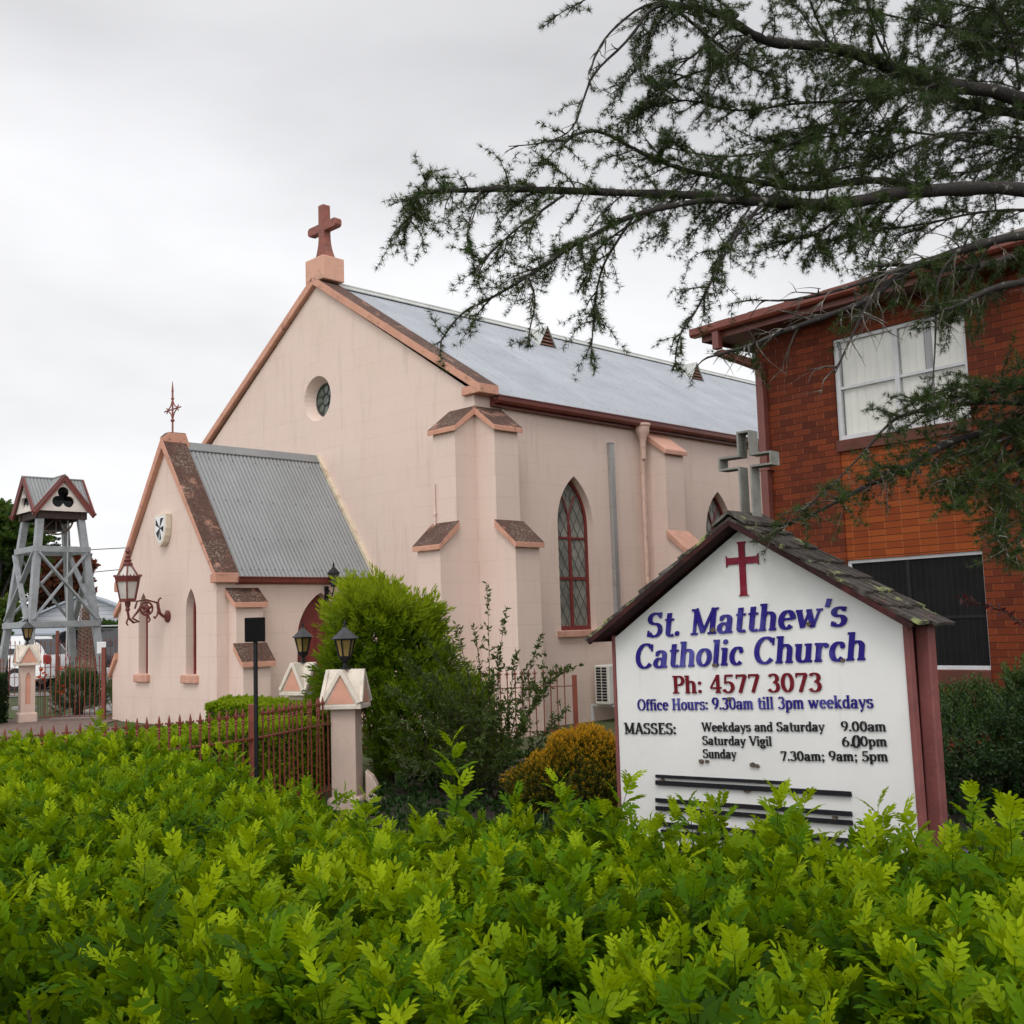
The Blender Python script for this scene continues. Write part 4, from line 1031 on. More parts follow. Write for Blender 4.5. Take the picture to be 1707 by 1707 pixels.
def pillar_lantern():
    t = thing('pillar_lantern', 'black six sided lantern with amber glass on the pillar nearest the hedge', 'lantern', (0, 0, 0), 0, 'black lanterns on the gate pillars')
    b = MB(); b.lathe([(.05, 0), (.05, .012), (.022, .02), (.02, .06), (.035, .07), (.05, .085), (.06, .10), (.062, .11)], n=12)
    b.build('base', MT['black'], t, smooth='auto')
    h = 6; r0, r1, z0, z1 = .055, .098, .112, .285
    g = MB(); g.lathe([(r0*.93, z0), (r1*.93, z1)], n=h); g.build('glass', MT['lamp_glass'], t)
    f = MB()
    for k in range(h):
        a = 2*PI*k/h; f.tube([(r0*math.cos(a), r0*math.sin(a), z0), (r1*math.cos(a), r1*math.sin(a), z1)], .0085, 6)
    f.lathe([(r0*1.08, z0-.006), (r0*1.12, z0+.012)], n=h); f.lathe([(r1*1.02, z1-.008), (r1*1.08, z1+.010)], n=h)
    f.build('frame', MT['black'], t)
    r = MB(); r.lathe([(.132, z1), (.134, z1+.008), (.10, z1+.035), (.055, z1+.075), (.025, z1+.105), (.015, z1+.12)], n=h)
    rf_ = r.build('roof', mat('dusty_black_metal', (.022, .022, .026), .45, .4, 14, stain=(.2, .2, .2), sscale=30, sth=(.68, .8)), t)
    q = MB(); q.lathe([(.014, 0), (.02, .012), (.008, .025), (.014, .035), (.003, .065)], (0, 0, z1+.115), 10); q.build('finial', MT['black'], rf_, smooth='auto')
    return t
l1_ = pillar_lantern(); l1_.location = (-1.645, 10.85, 1.298); l1_.rotation_euler.z = .3
dup(l1_, (-2.475, 13.1, 1.318), .6, 'black six sided lantern with amber glass, half in front of the maroon porch door')
dup(l1_, (-8.67, 20.0, 1.612), .1, 'black six sided lantern with amber glass on the pillar below the bell tower')

# ------------------------------------------------------------------ iron fences
def spline(pts, n=24):
    P = [Vector(p) for p in pts]; P = [2*P[0]-P[1]]+P+[2*P[-1]-P[-2]]; out_ = []
    for i in range(1, len(P)-2):
        for k in range(n):
            t = k/n; a, b, c, d = P[i-1:i+3]
            out_.append(.5*((2*b)+(c-a)*t+(2*a-5*b+4*c-d)*t*t+(3*b-a-3*c+d)*t**3))
    out_.append(P[-2]); return out_
def walk(pts, step):
    acc = 0; res = [pts[0]]
    for a, b in zip(pts, pts[1:]):
        L_ = (b-a).length
        while acc+L_ >= step:
            a = a+(b-a)*((step-acc)/L_); L_ = (b-a).length; acc = 0; res.append(a)
        acc += L_
    return res
def picket_mesh(h, z0, fancy=True):
    mb = MB(); r = .0085
    mb.tube([(0, 0, z0), (0, 0, h-.09)], r, 6)
    if fancy:
        mb.lathe([(r, 0), (.015, .008), (r, .018), (.014, .028), (r, .038)], (0, 0, h-.135), 8)
        mb.lathe([(.006, 0), (.013, .03), (.012, .05), (.004, .085), (.001, .095)], (0, 0, h-.095), 6)
        for sg in (-1, 1):
            mb.tube([(0, 0, h-.092), (sg*.016, 0, h-.068), (sg*.030, 0, h-.060), (sg*.033, 0, h-.074)], [.006, .008, .007, .003], 5)
    else: mb.lathe([(.012, 0), (.014, .03), (.002, .08)], (0, 0, h-.09), 5)
    return mb
def fence(name, label, pts, step, h, rails, posts=(), z_at=None, m=None, fancy=True, z0=.12, ph=None, group=None, picket='picket', skip=0.):
    m = m or MT['red']; pl = spline(pts) if len(pts) > 2 else [Vector(p) for p in pts]
    o = Vector(pts[0]); t = thing(name, label, 'gate' if name.endswith('gate') else 'fence', o, 0, group)
    for rz_ in rails:
        mb = MB(); q = [p-o for p in pl]
        for a, b in zip(q, q[1:]): 
            dd = (b-a).normalized()*.004
            mb.beam(a+Vector((0, 0, rz_))-dd, b+Vector((0, 0, rz_))+dd, .038, .012)
        mb.build('rail', m, t, bevel=0)
    first = None; ws = walk(pl, step)
    ws2 = [(p, (ws[min(i+1, len(ws)-1)]-ws[max(i-1, 0)])) for i, p in enumerate(ws)][1:]
    for p, d in ws2[:100]:
        if any((Vector((p.x, p.y))-Vector(q[:2])).length < .055 for q in posts): continue
        if first is None:
            first = picket_mesh(h, z0, fancy).build(picket, m, t, smooth='auto'); ob = first
        else:
            ob = first.copy(); COL.objects.link(ob); ob.parent = t
        ob.location = p-o; ob.rotation_euler = (random.uniform(-.012, .012), random.uniform(-.012, .012), math.atan2(d.y, d.x))
    for q in posts:
        v = Vector(q)-o; hh = ph or h+.0
        mb = MB().box(v.x-.034, v.x+.034, v.y-.034, v.y+.034, v.z-.1, v.z+hh); mb.build('post', m, t, bevel=.004)
    return t
Fp = [(-1.775, 10.80, 0), (-1.93, 10.25, 0), (-2.16, 9.50, 0), (-2.46, 8.98, 0), (-2.85, 8.58, 0), (-3.25, 8.18, 0), (-3.6, 7.86, 0), (-4.3, 7.25, 0)]
fence('iron_fence', 'curved red iron spear tipped fence running from the near pillar along the front hedge', Fp, .088, 1.06, (.80, .19), [(-2.20, 9.42, 0)], ph=1.08)
fence('iron_fence', 'red iron fence curving behind the twiggy shrub towards the church corner', [(-2.36, 13.25, 0), (-2.0, 14.3, 0), (-1.35, 15.2, 0), (-.4, 15.75, 0), (.80, 15.9, 0)], .10, 1.06, (.80, .19), [(.80, 15.9, 0)], ph=.95)
fence('iron_gate', 'tall red iron gate between the far pillar and the porch corner', [(-8.45, 20.05, .22), (-7.28, 19.92, .22)], .092, 1.18, (.98, .10), [(-7.28, 19.92, .22)], z0=.1, ph=1.30, fancy=False, picket='bar')
fence('iron_fence', 'short red iron fence panel joining the gate post to the porch', [(-7.20, 19.9, .22), (-6.80, 19.86, .22)], .092, 1.18, (.98, .10), [], z0=.1, fancy=False)
fence('iron_fence', 'red iron fence left of the far pillar above the dark clipped hedge', [(-11.2, 20.8, .22), (-8.95, 20.05, .22)], .095, 1.18, (.98, .10), [], z0=.1, fancy=False)
fence('iron_fence', 'red iron street fence behind the bell tower with stout posts', [(-18.2, 27.2, .25), (-8.4, 28.2, .25)], .12, 1.46, (1.33, .55, .12), [(-13.8, 27.65, .25), (-11.35, 27.9, .25), (-9.45, 28.1, .25)], z0=.1, ph=1.66, fancy=False)

# curved kerb wall behind the near pillar
mb = MB(); pts = []
for i in range(9):
    a = i/8*PI*.55; pts.append((-1.40+.0*i, 10.98+.5*math.sin(a), .0))
for (a, b, h0, h1) in ((0, 1, .0, .28),):
    pass
c0 = Vector((-1.47, 10.86, 0))
prof = [(0, -.15), (.13, -.15), (.13, .12), (.11, .22), (.07, .30), (.0, .36)]
mb.prism(prof, lambda u, v: (c0.x+u, c0.y-.05, c0.z+v-.02), (0, .16, 0))
tag(mb.build('kerb_buttress', MT['pillar'], None, bevel=.015), 'small rounded render buttress against the foot of the near gate pillar', 'buttress')

# ------------------------------------------------------------------ lanterns on the porch
def solve_out(px, base_local, z):
    best = None
    for i in range(400):
        d = i*.005; P = ch(base_local[0]-d, base_local[1], z)-Vector((0, 0, EYE)); wv = P.dot(FW); x = CC+F*P.dot(RT)/wv
        if best is None or abs(x-px) < best[0]: best = (abs(x-px), d)
    return best[1]
dl = solve_out(213, (fx, 4.185), 2.2)
wl = thing('wall_lantern', 'large red iron lantern with clear panes on a scrolled bracket at the porch front', 'lantern', ch(fx, 4.185, 2.0), YAW)
m = MT['red']
MT['redl'] = mat('dark_red_iron', (.13, .026, .020), .5, .3, 12)
b = MB(); b.lathe([(.10, 0), (.10, .02), (.04, .05)], (0, 0, 0), 16)
for i in range(len(b.v)): x, y, z = b.v[i]; b.v[i] = (-z, y, x)
b.tube([(-.03, 0, 0), (-.08, 0, .0), (-.14, 0, .05), (-.17, 0, .14), (-.18, 0, .22)], .026, 8)
b.tube([(-.17, 0, .13), (-.19, 0, .02), (-.23, 0, -.03), (-.25, 0, .0)], .016, 6)
b.tube([(-.18, 0, .2), (-.16, 0, .28), (-.12, 0, .30)], .016, 6)
cx, cz, rr = -.18-(dl*.28), .13, .105
b.tube([(cx+rr*math.cos(i*PI/10), 0, cz+rr*math.sin(i*PI/10)) for i in range(21)], .016, 6)
for i in range(5):
    a = i*2*PI/5+.3; b.tube([(cx, 0, cz), (cx+rr*math.cos(a), 0, cz+rr*math.sin(a))], [.045, .012], 6)
b.tube([(-.18, 0, .22), (cx, 0, cz+.14), (cx-.16, 0, cz+.12), (cx-.2, 0, cz+.0)], .016, 6)
b.tube([(cx+.02, 0, cz-.1), (cx+.06, 0, cz-.18), (cx+.03, 0, cz-.22)], .016, 6)
b.tube([(cx-.1, 0, cz+.03), (cx-.16, 0, cz-.06), (cx-.24, 0, -.02), (-dl*.72, 0, -.085), (-dl*.86, 0, -.09), (-dl*.97, 0, -.02), (-dl, 0, .09), (-dl, 0, .2)], .021, 8)
b.tube([(-dl*.98, 0, 0), (-dl*1.03, 0, -.10), (-dl*.99, 0, -.13)], .014, 6)
b.lathe([(.022, 0), (.04, .02), (.03, .06), (.045, .1), (.045, .16)], (-dl, 0, .09), 10)
b.build('bracket', MT['redl'], wl, smooth='auto')
Lz = .25; h = 6
r0, r1, z0, z1 = .13, .195, Lz+.02, Lz+.33
MB().lathe([(r0*.93, z0), (r1*.93, z1), (r1*.95, z1+.04), (.05, z1+.25)], (-dl, 0, 0), h).build('glass', MT['clear'], wl)
f = MB()
for k in range(h):
    a = 2*PI*k/h
    f.tube([(-dl+r0*math.cos(a), r0*math.sin(a), z0), (-dl+r1*math.cos(a), r1*math.sin(a), z1), (-dl+r1*1.02*math.cos(a), r1*1.02*math.sin(a), z1+.05), (-dl+.06*math.cos(a), .06*math.sin(a), z1+.25)], .012, 6)
f.lathe([(r0*1.06, z0-.03), (r0*1.1, z0+.02)], (-dl, 0, 0), h); f.lathe([(r1*1.04, z1-.02), (r1*1.12, z1+.03), (r1*1.16, z1+.06), (r1*1.05, z1+.07)], (-dl, 0, 0), h)
for k in range(24):
    a = 2*PI*k/24; f.lathe([(.014, 0), (.012, .02), (.002, .035)], (-dl+r1*1.08*math.cos(a), r1*1.08*math.sin(a), z1+.06), 5)
f.lathe([(.075, 0), (.08, .03), (.05, .06), (.065, .09), (.03, .12), (.04, .15), (.02, .19), (.045, .23), (.03, .27), (.004, .31)], (-dl, 0, z1+.235), 10)
f.build('frame', MT['redl'], wl)
bl = thing('wall_lantern', 'small black lantern on a curled bracket above the maroon porch door', 'lantern', ch(-1.02, Y0, 2.30), YAW)
b = MB(); b.box(-.035, .035, -.03, -.002, -.14, .12)
b.tube([(0, -.03, -.05), (0, -.10, -.08), (0, -.18, -.03), (0, -.22, .06), (0, -.22, .12)], .014, 6); b.tube([(0, -.03, .06), (0, -.09, .05), (0, -.12, .0), (0, -.16, .0)], .01, 6)
b.build('bracket', MT['black'], bl, smooth='auto')
b = MB(); b.lathe([(.045, .12), (.085, .32)], (0, -.22, 0), 6); b.build('glass', mat('smoky_lamp_glass', (.07, .065, .055), .2, .2, 6), bl)
b = MB()
for k in range(6):
    a = k*PI/3; b.tube([(.048*math.cos(a), -.22+.048*math.sin(a), .12), (.088*math.cos(a), -.22+.088*math.sin(a), .32)], .008, 5)
b.lathe([(.05, .105), (.052, .13)], (0, -.22, 0), 6); b.lathe([(.115, .32), (.117, .33), (.08, .37), (.03, .42), (.012, .44), (.02, .46), (.004, .52)], (0, -.22, 0), 6)
b.build('frame', MT['black'], bl)

# ------------------------------------------------------------------ square black board on a pole
pp = thing('pole_sign', 'small square black board on a slim black pole in front of the curved fence', 'sign', (-1.715, 7.42, 0), rad(6))
MB().tube([(0, 0, -.1), (0, 0, 1.72)], .0145, 10).build('pole', MT['black'], pp, smooth='auto')
MB().box(-.066, .066, -.03, -.004, 1.605, 1.765).build('board', mat('matt_black_board', (.004, .004, .005), .7, .3, 20, spec=.12), pp, bevel=.006)

# ------------------------------------------------------------------ bell tower
TW = Vector((-10.30, 25.0, .22)); TYAW = rad(43)
tw = thing('bell_tower', 'grey steel framed bell tower with four small gables and trefoil openings', 'tower', TW, TYAW)
MT['steel'] = mat('grey_painted_steel', (.27, .285, .30), .55, .15, 6, .15, 40, stain=(.14, .15, .15), sscale=5, sth=(.55, .75))
def hs(z): return .90-.109*(z+.02)
ZT = 4.12
for sx, sy in ((-1, -1), (1, -1), (1, 1), (-1, 1)):
    MB().beam((sx*hs(0), sy*hs(0), -.1), (sx*hs(ZT), sy*hs(ZT), ZT), .15, .15, (0, 1, 0)).build('leg', MT['steel'], tw, bevel=.01)
def ring(z, w=.13, d=.10):
    mb = MB(); a = hs(z)
    for i in range(4):
        R = Matrix.Rotation(i*PI/2, 3, 'Z'); mb.beam(R @ Vector((-a-.06, -a-.085, z)), R @ Vector((a+.06, -a-.085, z)), d*.45, w)
    return mb.build('ring_beam', MT['steel'], tw, bevel=.006)
ring(3.44); ring(1.80)
for i in range(4):
    R = Matrix.Rotation(i*PI/2, 3, 'Z')
    for sg, off in ((1, .080), (-1, .118)):
        mb = MB(); a, b_ = hs(1.9), hs(3.36)
        mb.beam(R @ Vector((-sg*a, -a-off+.02, 1.9)), R @ Vector((sg*b_, -b_-off+.02, 3.36)), .04, .11, R @ Vector((0, -1, .1)))
        mb.build('brace', MT['steel'], tw)
MT['dkwood'] = mat('dark_timber', (.045, .028, .024), .8, .3, 12)
mb = MB()
for i in range(4):
    R = Matrix.Rotation(i*PI/2, 3, 'Z'); mb.beam(R @ Vector((-.56, -.47, ZT+.10)), R @ Vector((.56, -.47, ZT+.10)), .12, .20)
mb.box(-.5, .5, -.06, .06, ZT+.0, ZT+.14)
mb.build('head_beam', MT['dkwood'], tw)
mb = MB(); mb.tube([(.38*math.cos(a*PI/16), -.20, ZT+.06+.38*math.sin(a*PI/16)) for a in range(33)], .022, 6, False)
for i in range(4): a = i*PI/4; mb.tube([(-.38*math.cos(a), -.20, ZT+.06-.38*math.sin(a)), (.38*math.cos(a), -.20, ZT+.06+.38*math.sin(a))], .014, 5)
mb.build('bell_wheel', mat('rusty_wheel', (.14, .09, .075), .7, .3, 12), tw)
mb = MB(); mb.lathe([(.30, -.22), (.24, -.12), (.19, .05), (.15, .2), (.05, .27)], (0, .12, ZT+.0), 20); mb.build('bell', mat('dark_bronze', (.05, .04, .028), .5, .3, 8, metal=.5), tw, smooth='auto')
MB().tube([(.25, -.2, .3), (.26, -.2, ZT)], .012, 5).build('rope', MT['white'], tw)
zE, zA, gw, gl = 4.26, 5.05, .62, .66
mb = MB(); fr_ = MB(); tr = []
def trefoil(cx, cz, r, d):
    pts = []
    cs = [(cx, cz+d), (cx-d*.87, cz-d*.5), (cx+d*.87, cz-d*.5)]
    for i in range(60):
        a = 2*PI*i/60; dx, dz = math.cos(a), math.sin(a); best = .03
        for (u, v) in cs:
            ux, uz = u-cx, v-cz; bq = ux*dx+uz*dz; disc = bq*bq-(ux*ux+uz*uz-r*r)
            if disc >= 0: best = max(best, bq+math.sqrt(disc))
        pts.append((cx+best*dx, cz+best*dz))
    return pts
tf = trefoil(0, zE+.30, .125, .135)
MT['cream2'] = mat('pale_cream_board', (.66, .60, .55), .6, .08, 5)
MT['barge'] = mat('maroon_barge', (.16, .035, .028), .5, .15, 5)
for i in range(4):
    R = Matrix.Rotation(i*PI/2, 3, 'Z')
    mb.holed([(-gw, zE+.02), (gw, zE+.02), (0, zA-.03)], [tf], lambda u, v: R @ Vector((u, -gl+.05, v)), R @ Vector((0, .06, 0)))
    for sg in (-1, 1): fr_.beam(R @ Vector((sg*(gw+.06), -gl+.0, zE-.07)), R @ Vector((0, -gl+.0+sg*.002, zA-.015)), .035, .12, R @ Vector((0, -.05, 1)))
mb.build('gable', MT['cream2'], tw); fr_.build('barge_board', MT['barge'], tw)
MB().box(-.56, .56, -.2, .2, zE+.04, zE+.26).box(-.2, .2, -.56, .56, zE+.041, zE+.261).box(-.3, .3, -.14, .14, zE+.26, zE+.48).box(-.14, .14, -.3, .3, zE+.262, zE+.482).build('trefoil_dark_fill', MT['black'], tw)  # black fill stands in for the shade behind the trefoil openings
s_ = (zA-zE)/gw
rfm = MB()
for i in range(2):
    R = Matrix.Rotation(i*PI/2, 3, 'Z')
    for sg in (1, -1):
        v = R @ Vector((sg, 0, -s_)).normalized(); nr = R @ Vector((sg*s_, 0, 1)).normalized()
        rfm.corr(R @ Vector((0, -gl-.03, zA+.02+.002*i)), R @ Vector((0, 1, 0)), v, nr, 2*gl+.06, 0, .076, .007, taper=lambda x: min(abs(x-gl-.03)+.012, gw+.08)*math.sqrt(1+s_*s_))
    rfm.tube([R @ Vector((0, -gl-.03, zA+.025)), R @ Vector((0, gl+.03, zA+.025))], .025, 6)
rfm.build('roof', MT['roofp'], tw, smooth=True, fix=False)
for sx, sy in ((-1, -1), (1, -1), (1, 1), (-1, 1)): MB().box(sx*.88-.2, sx*.88+.2, sy*.88-.2, sy*.88+.2, -.15, .10).build('footing', MT['paving'], tw, bevel=.02)
# low concrete slab and small notice
tag(MB().box(-9.62, -8.95, 23.2, 23.7, .2, .52).build('concrete_block', MT['concrete'], None, bevel=.02), 'low pale concrete block on the path below the bell tower', 'block')
nb = thing('notice_board', 'small blank white notice board by the right leg of the bell tower', 'notice', (-8.93, 24.3, .23), rad(8))
MB().box(-.095, .095, -.02, .0, 1.13, 1.38).build('panel', MT['white'], nb, bevel=.006)
MB().box(-.02, .02, .002, .03, 0, 1.30).build('post', MT['steel'], nb)

# ------------------------------------------------------------------ houses and cars across the street
k = Nodes('weatherboard'); o = k.xyz(); fz = k.math('FRACT', k.math('DIVIDE', o[2], .17))
k.col(k.mix(k.math('LESS_THAN', fz, .10), (.56, .57, .59), (.28, .29, .31))); k.b.inputs['Roughness'].default_value = .6; k.bump(fz, .5, .03); MT['board'] = k.m
MT['groof'] = mat('grey_iron_roof_far', (.31, .345, .39), .5, .12, 1.5, metal=.15)
def gable_house(name, label, loc, rz_, w, d, h, rise, wall, roof_m, wins):
    t = thing(name, label, 'house', loc, rz_)
    mb = MB(); mb.prism([(-w/2, -.2), (w/2, -.2), (w/2, h), (0, h+rise), (-w/2, h)], lambda u, v: (u, 0, v), (0, d, 0)); wl_ = mb.build('wall', wall, t)
    mb = MB()
    for sg in (-1, 1):
        e = .35; s = rise/(w/2)
        mb.hexa([(0, -e, h+rise+.02), (0, d+e, h+rise+.02), (sg*(w/2+e), d+e, h-s*e+.02), (sg*(w/2+e), -e, h-s*e+.02), (0, -e, h+rise+.1), (0, d+e, h+rise+.1), (sg*(w/2+e), d+e, h-s*e+.1), (sg*(w/2+e), -e, h-s*e+.1)])
    mb.build('roof', roof_m, t)
    for (x, z, ww, hh) in wins:
        f = MB(); f.box(x-ww/2, x+ww/2, -.06, -.003, z, z+hh); f = f.build('window', MT['white'], t)
        MB().box(x-ww/2+.08, x+ww/2-.08, -.07, -.062, z+.08, z+hh-.08).build('pane', MT['sglass'], f)
    return t
h1 = gable_house('weatherboard_house', 'white weatherboard cottage with a gable and verandah behind the bell tower', (-17.6, 46, -.05), rad(14), 4.3, 8, 2.6, .95, MT['board'], MT['groof'], [(-1.2, .9, 1.1, 1.3), (1.2, .9, 1.1, 1.3)])
mb = MB(); mb.hexa([(-3.2, -.2, 2.35), (3.0, -.2, 2.35), (3.0, -2.0, 1.95), (-3.2, -2.0, 1.95), (-3.2, -.2, 2.43), (3.0, -.2, 2.43), (3.0, -2.0, 2.03), (-3.2, -2.0, 2.03)])
mb.build('verandah_roof', MT['groof'], h1)
for x in (-3.0, -1.0, 1.0, 2.8): MB().box(x-.05, x+.05, -1.95, -1.85, -.2, 1.97).build('verandah_post', MT['white'], h1)
h2 = thing('hipped_house', 'house with large blue grey hipped iron roof beside the porch corner', 'house', (-16.2, 52, .2), rad(8))
MB().box(-1.5, 12, 0, 9, -.2, 2.5).build('wall', MT['board'], h2)
mb = MB(); mb.add([(-2.2, -.6, 2.35), (12.6, -.6, 2.35), (12.6, 9.6, 2.35), (-2.2, 9.6, 2.35), (1.1, 4.5, 4.55), (9.3, 4.5, 4.55)], [(0, 1, 5, 4), (1, 2, 5), (2, 3, 4, 5), (3, 0, 4), (0, 3, 2, 1)])
mb.build('roof', MT['groof'], h2)
f = MB().box(.6, 2.0, -.06, -.003, .8, 2.1).build('window', MT['white'], h2); MB().box(.7, 1.9, -.07, -.062, .9, 2.0).build('pane', MT['sglass'], f)
mb = MB(); x = -22.0
while x < -13.5: mb.box(x, x+.09, 41.6, 41.63, .1, 1.75+random.uniform(-.02, .02)); x += .13
mb.box(-22, -13.5, 41.64, 41.68, .5, .58); mb.box(-22, -13.5, 41.64, 41.68, 1.3, 1.38)
tag(mb.build('paling_fence', mat('dark_paling', (.03, .03, .033), .8, .25, 6), None), 'dark timber paling fence in front of the white weatherboard cottage', 'fence')

def car(label, loc, rz_, paint, suv=False):
    t = thing('parked_car', label, 'car', loc, rz_, 'cars parked across the street')
    L_, hw = 4.3, .87; zs = 1.12 if suv else 1.0
    side = [(0, .32), (0, .78), (.15, .92), (1.05, 1.0), (1.75, 1.5), (2.1, 1.58), (3.6, 1.56), (4.0, 1.32), (4.22, .98), (4.3, .72), (4.3, .32)]
    side = [(x, z*zs) for x, z in side]
    mb = MB(); n = len(side); secs = [(-hw, .90), (-hw*.98, 1.0), (hw*.98, 1.0), (hw, .90)]
    for yy, s in ((-hw, 0.0), (-hw*.82, 1.0), (hw*.82, 1.0), (hw, 0.0)):
        for x, z in side:
            zz = z if (s or z < .95*zs) else .95*zs+(z-.95*zs)*.55
            inset = 0 if s else .0
            mb.v.append((x, yy if z < .96*zs or s else yy*.93, zz))
    for j in range(3):
        for i in range(n): mb.f.append((j*n+i, j*n+(i+1) % n, (j+1)*n+(i+1) % n, (j+1)*n+i))
    mb.f += [tuple(range(n)), tuple(3*n+i for i in reversed(range(n)))]
    bd = mb.build('body', paint, t, smooth='auto', bevel=.03)
    gl_ = MB()
    for sg in (-1, 1):
        y = sg*(hw*.86+.012)
        for q in ([(1.32, 1.06), (2.35, 1.06), (2.35, 1.46), (1.86, 1.44)], [(2.45, 1.06), (3.5, 1.06), (3.55, 1.42), (2.45, 1.46)]):
            gl_.prism([(x, z*zs) for x, z in q], lambda u, v: (u, sg*(hw*.955-(v/zs-1.05)*.24), v), (0, sg*.02, 0))
    gl_.hexa([(4.08, -.6, 1.05*zs), (4.08, .6, 1.05*zs), (3.78, .55, 1.48*zs), (3.78, -.55, 1.48*zs), (4.22, -.62, 1.04*zs), (4.22, .62, 1.04*zs), (3.89, .57, 1.47*zs), (3.89, -.57, 1.47*zs)])
    gl_.build('window', mat('car_glass', (.02, .022, .026), .08, .1, 3), bd)
    for x in (.85, 3.4):
        for sg in (-1, 1):
            w_ = MB(); w_.lathe([(.20, -.10), (.32, -.10), (.33, -.06), (.33, .06), (.32, .10), (.20, .10)], n=22)
            w_.v = [(x+a, sg*.80+c, .33+b) for a, b, c in w_.v]; wo = w_.build('wheel', mat('tyre_rubber', (.02, .02, .02), .8, .2, 9), t, smooth='auto')
            r_ = MB(); r_.lathe([(.05, -.108), (.20, -.104), (.20, .104), (.05, .108)], n=16); r_.v = [(x+a, sg*.80+c, .33+b) for a, b, c in r_.v]; r_.build('rim', MT['alu'], wo, smooth='auto')
    for sg in (-1, 1): MB().box(4.19, 4.31, sg*.72-.12, sg*.72+.12, .74*zs, 1.02*zs).build('tail_light', mat('red_lamp_lens', (.35, .012, .015), .15, .2, 8), t, bevel=.03)
    if suv:
        for sg in (-1, 1): MB().tube([(2.0, sg*.62, 1.74), (2.2, sg*.62, 1.84), (3.6, sg*.62, 1.83), (3.8, sg*.62, 1.70)], .02, 6).build('roof_rail', MT['alu'], t)
    return t
car('white hatchback parked across the street, seen past the far gate pillar', (-17.75, 33.6, .26), rad(-4), mat('white_car_paint', (.75, .75, .76), .2, .02, 3, coat=.5))
car('dark wagon with roof rails parked beyond the white hatchback', (-16.2, 36.6, .26), rad(-3), mat('black_car_paint', (.012, .012, .015), .2, .1, 3, coat=.6), True)
# overhead wires
for i, (a, b) in enumerate((((-400, 924, 48), (420, 900, 44)), ((-400, 986, 48), (420, 926, 44)))):
    A_, B_ = at(*a), at(*b)
    mb = MB(); mb.tube([A_+(B_-A_)*(j/16)-Vector((0, 0, .25*math.sin(PI*j/16))) for j in range(17)], .018, 5)
    tag(mb.build('overhead_wire', MT['black'], None), ['upper overhead wire crossing the sky behind the bell tower', 'lower overhead wire crossing just above the hipped house roof'][i], 'wire', 'overhead wires behind the tower')

# ================================================================== vegetation
def nrmz(a): return a/np.maximum(np.linalg.norm(a, axis=-1, keepdims=True), 1e-9)
def frames(d, roll=None):
    'rotation matrices whose local Z follows d'
    d = nrmz(np.asarray(d, float)); n = len(d)
    if roll is None: roll = RNG.uniform(0, 2*PI, n)
    ref = np.where(np.abs(d[:, 2:3]) > .9, np.array([[1., 0, 0]]), np.array([[0, 0, 1.]]))
    x = nrmz(np.cross(ref, d)); y = np.cross(d, x)
    c, s = np.cos(roll)[:, None], np.sin(roll)[:, None]
    X = x*c+y*s; Y = -x*s+y*c
    return np.stack([X, Y, d], axis=2)
class Tm:
    'template: verts, faces, tint per vert'
    def __init__(s, v=None, f=None, t=None):
        s.v = np.zeros((0, 3)) if v is None else np.asarray(v, float); s.f = f or []; s.t = np.zeros(len(s.v)) if t is None else np.asarray(t, float)
    def put(s, o, R=None, p=(0, 0, 0), k=1.0, dt=0.0):
        b = len(s.v); q = o.v*k
        if R is not None: q = q @ np.asarray(R).T
        s.v = np.vstack([s.v, q+np.asarray(p)]); s.f = s.f+[tuple(i+b for i in f) for f in o.f]; s.t = np.concatenate([s.t, o.t+dt]); return s
def scatter(name, sets, m, parent=None):
    'sets: list of (template, P (n,3), R (n,3,3), scale (n,), tint (n,)) merged into one mesh'
    VV, LV, LT, TT = [], [], [], []; off = 0
    for tm, P, R, S, T in sets:
        n = len(P)
        if n == 0: continue
        S = np.asarray(S, float)
        if S.ndim == 1: S = S[:, None]
        q = np.einsum('nij,mj->nmi', R, tm.v)*S[:, None, :]+P[:, None, :]
        m_ = len(tm.v); VV.append(q.reshape(-1, 3))
        lv = np.array([i for f in tm.f for i in f]); lt = np.array([len(f) for f in tm.f])
        LV.append((lv[None, :]+(np.arange(n)*m_)[:, None]+off).reshape(-1)); LT.append(np.tile(lt, n))
        TT.append((np.asarray(T)[:, None]+tm.t[None, :]).reshape(-1)); off += n*m_
    V = np.vstack(VV).astype(np.float32); LV = np.concatenate(LV).astype(np.int32); LT = np.concatenate(LT).astype(np.int32); TT = np.clip(np.concatenate(TT), 0, 1).astype(np.float32)
    me = bpy.data.meshes.new(name); me.vertices.add(len(V)); me.vertices.foreach_set('co', V.ravel())
    me.loops.add(len(LV)); me.loops.foreach_set('vertex_index', LV)
    me.polygons.add(len(LT)); st = np.concatenate([[0], np.cumsum(LT)[:-1]]).astype(np.int32)
    me.polygons.foreach_set('loop_start', st); me.polygons.foreach_set('loop_total', LT)
    a = me.attributes.new('tint', 'FLOAT', 'POINT'); a.data.foreach_set('value', TT)
    me.update(calc_edges=True); me.validate()
    return link(name, me, m, parent)
def rotx(a): c, s = math.cos(a), math.sin(a); return np.array([[1, 0, 0], [0, c, -s], [0, s, c]])
def rotz(a): c, s = math.cos(a), math.sin(a); return np.array([[c, -s, 0], [s, c, 0], [0, 0, 1]])
def roty(a): c, s = math.cos(a), math.sin(a); return np.array([[c, 0, s], [0, 1, 0], [-s, 0, c]])
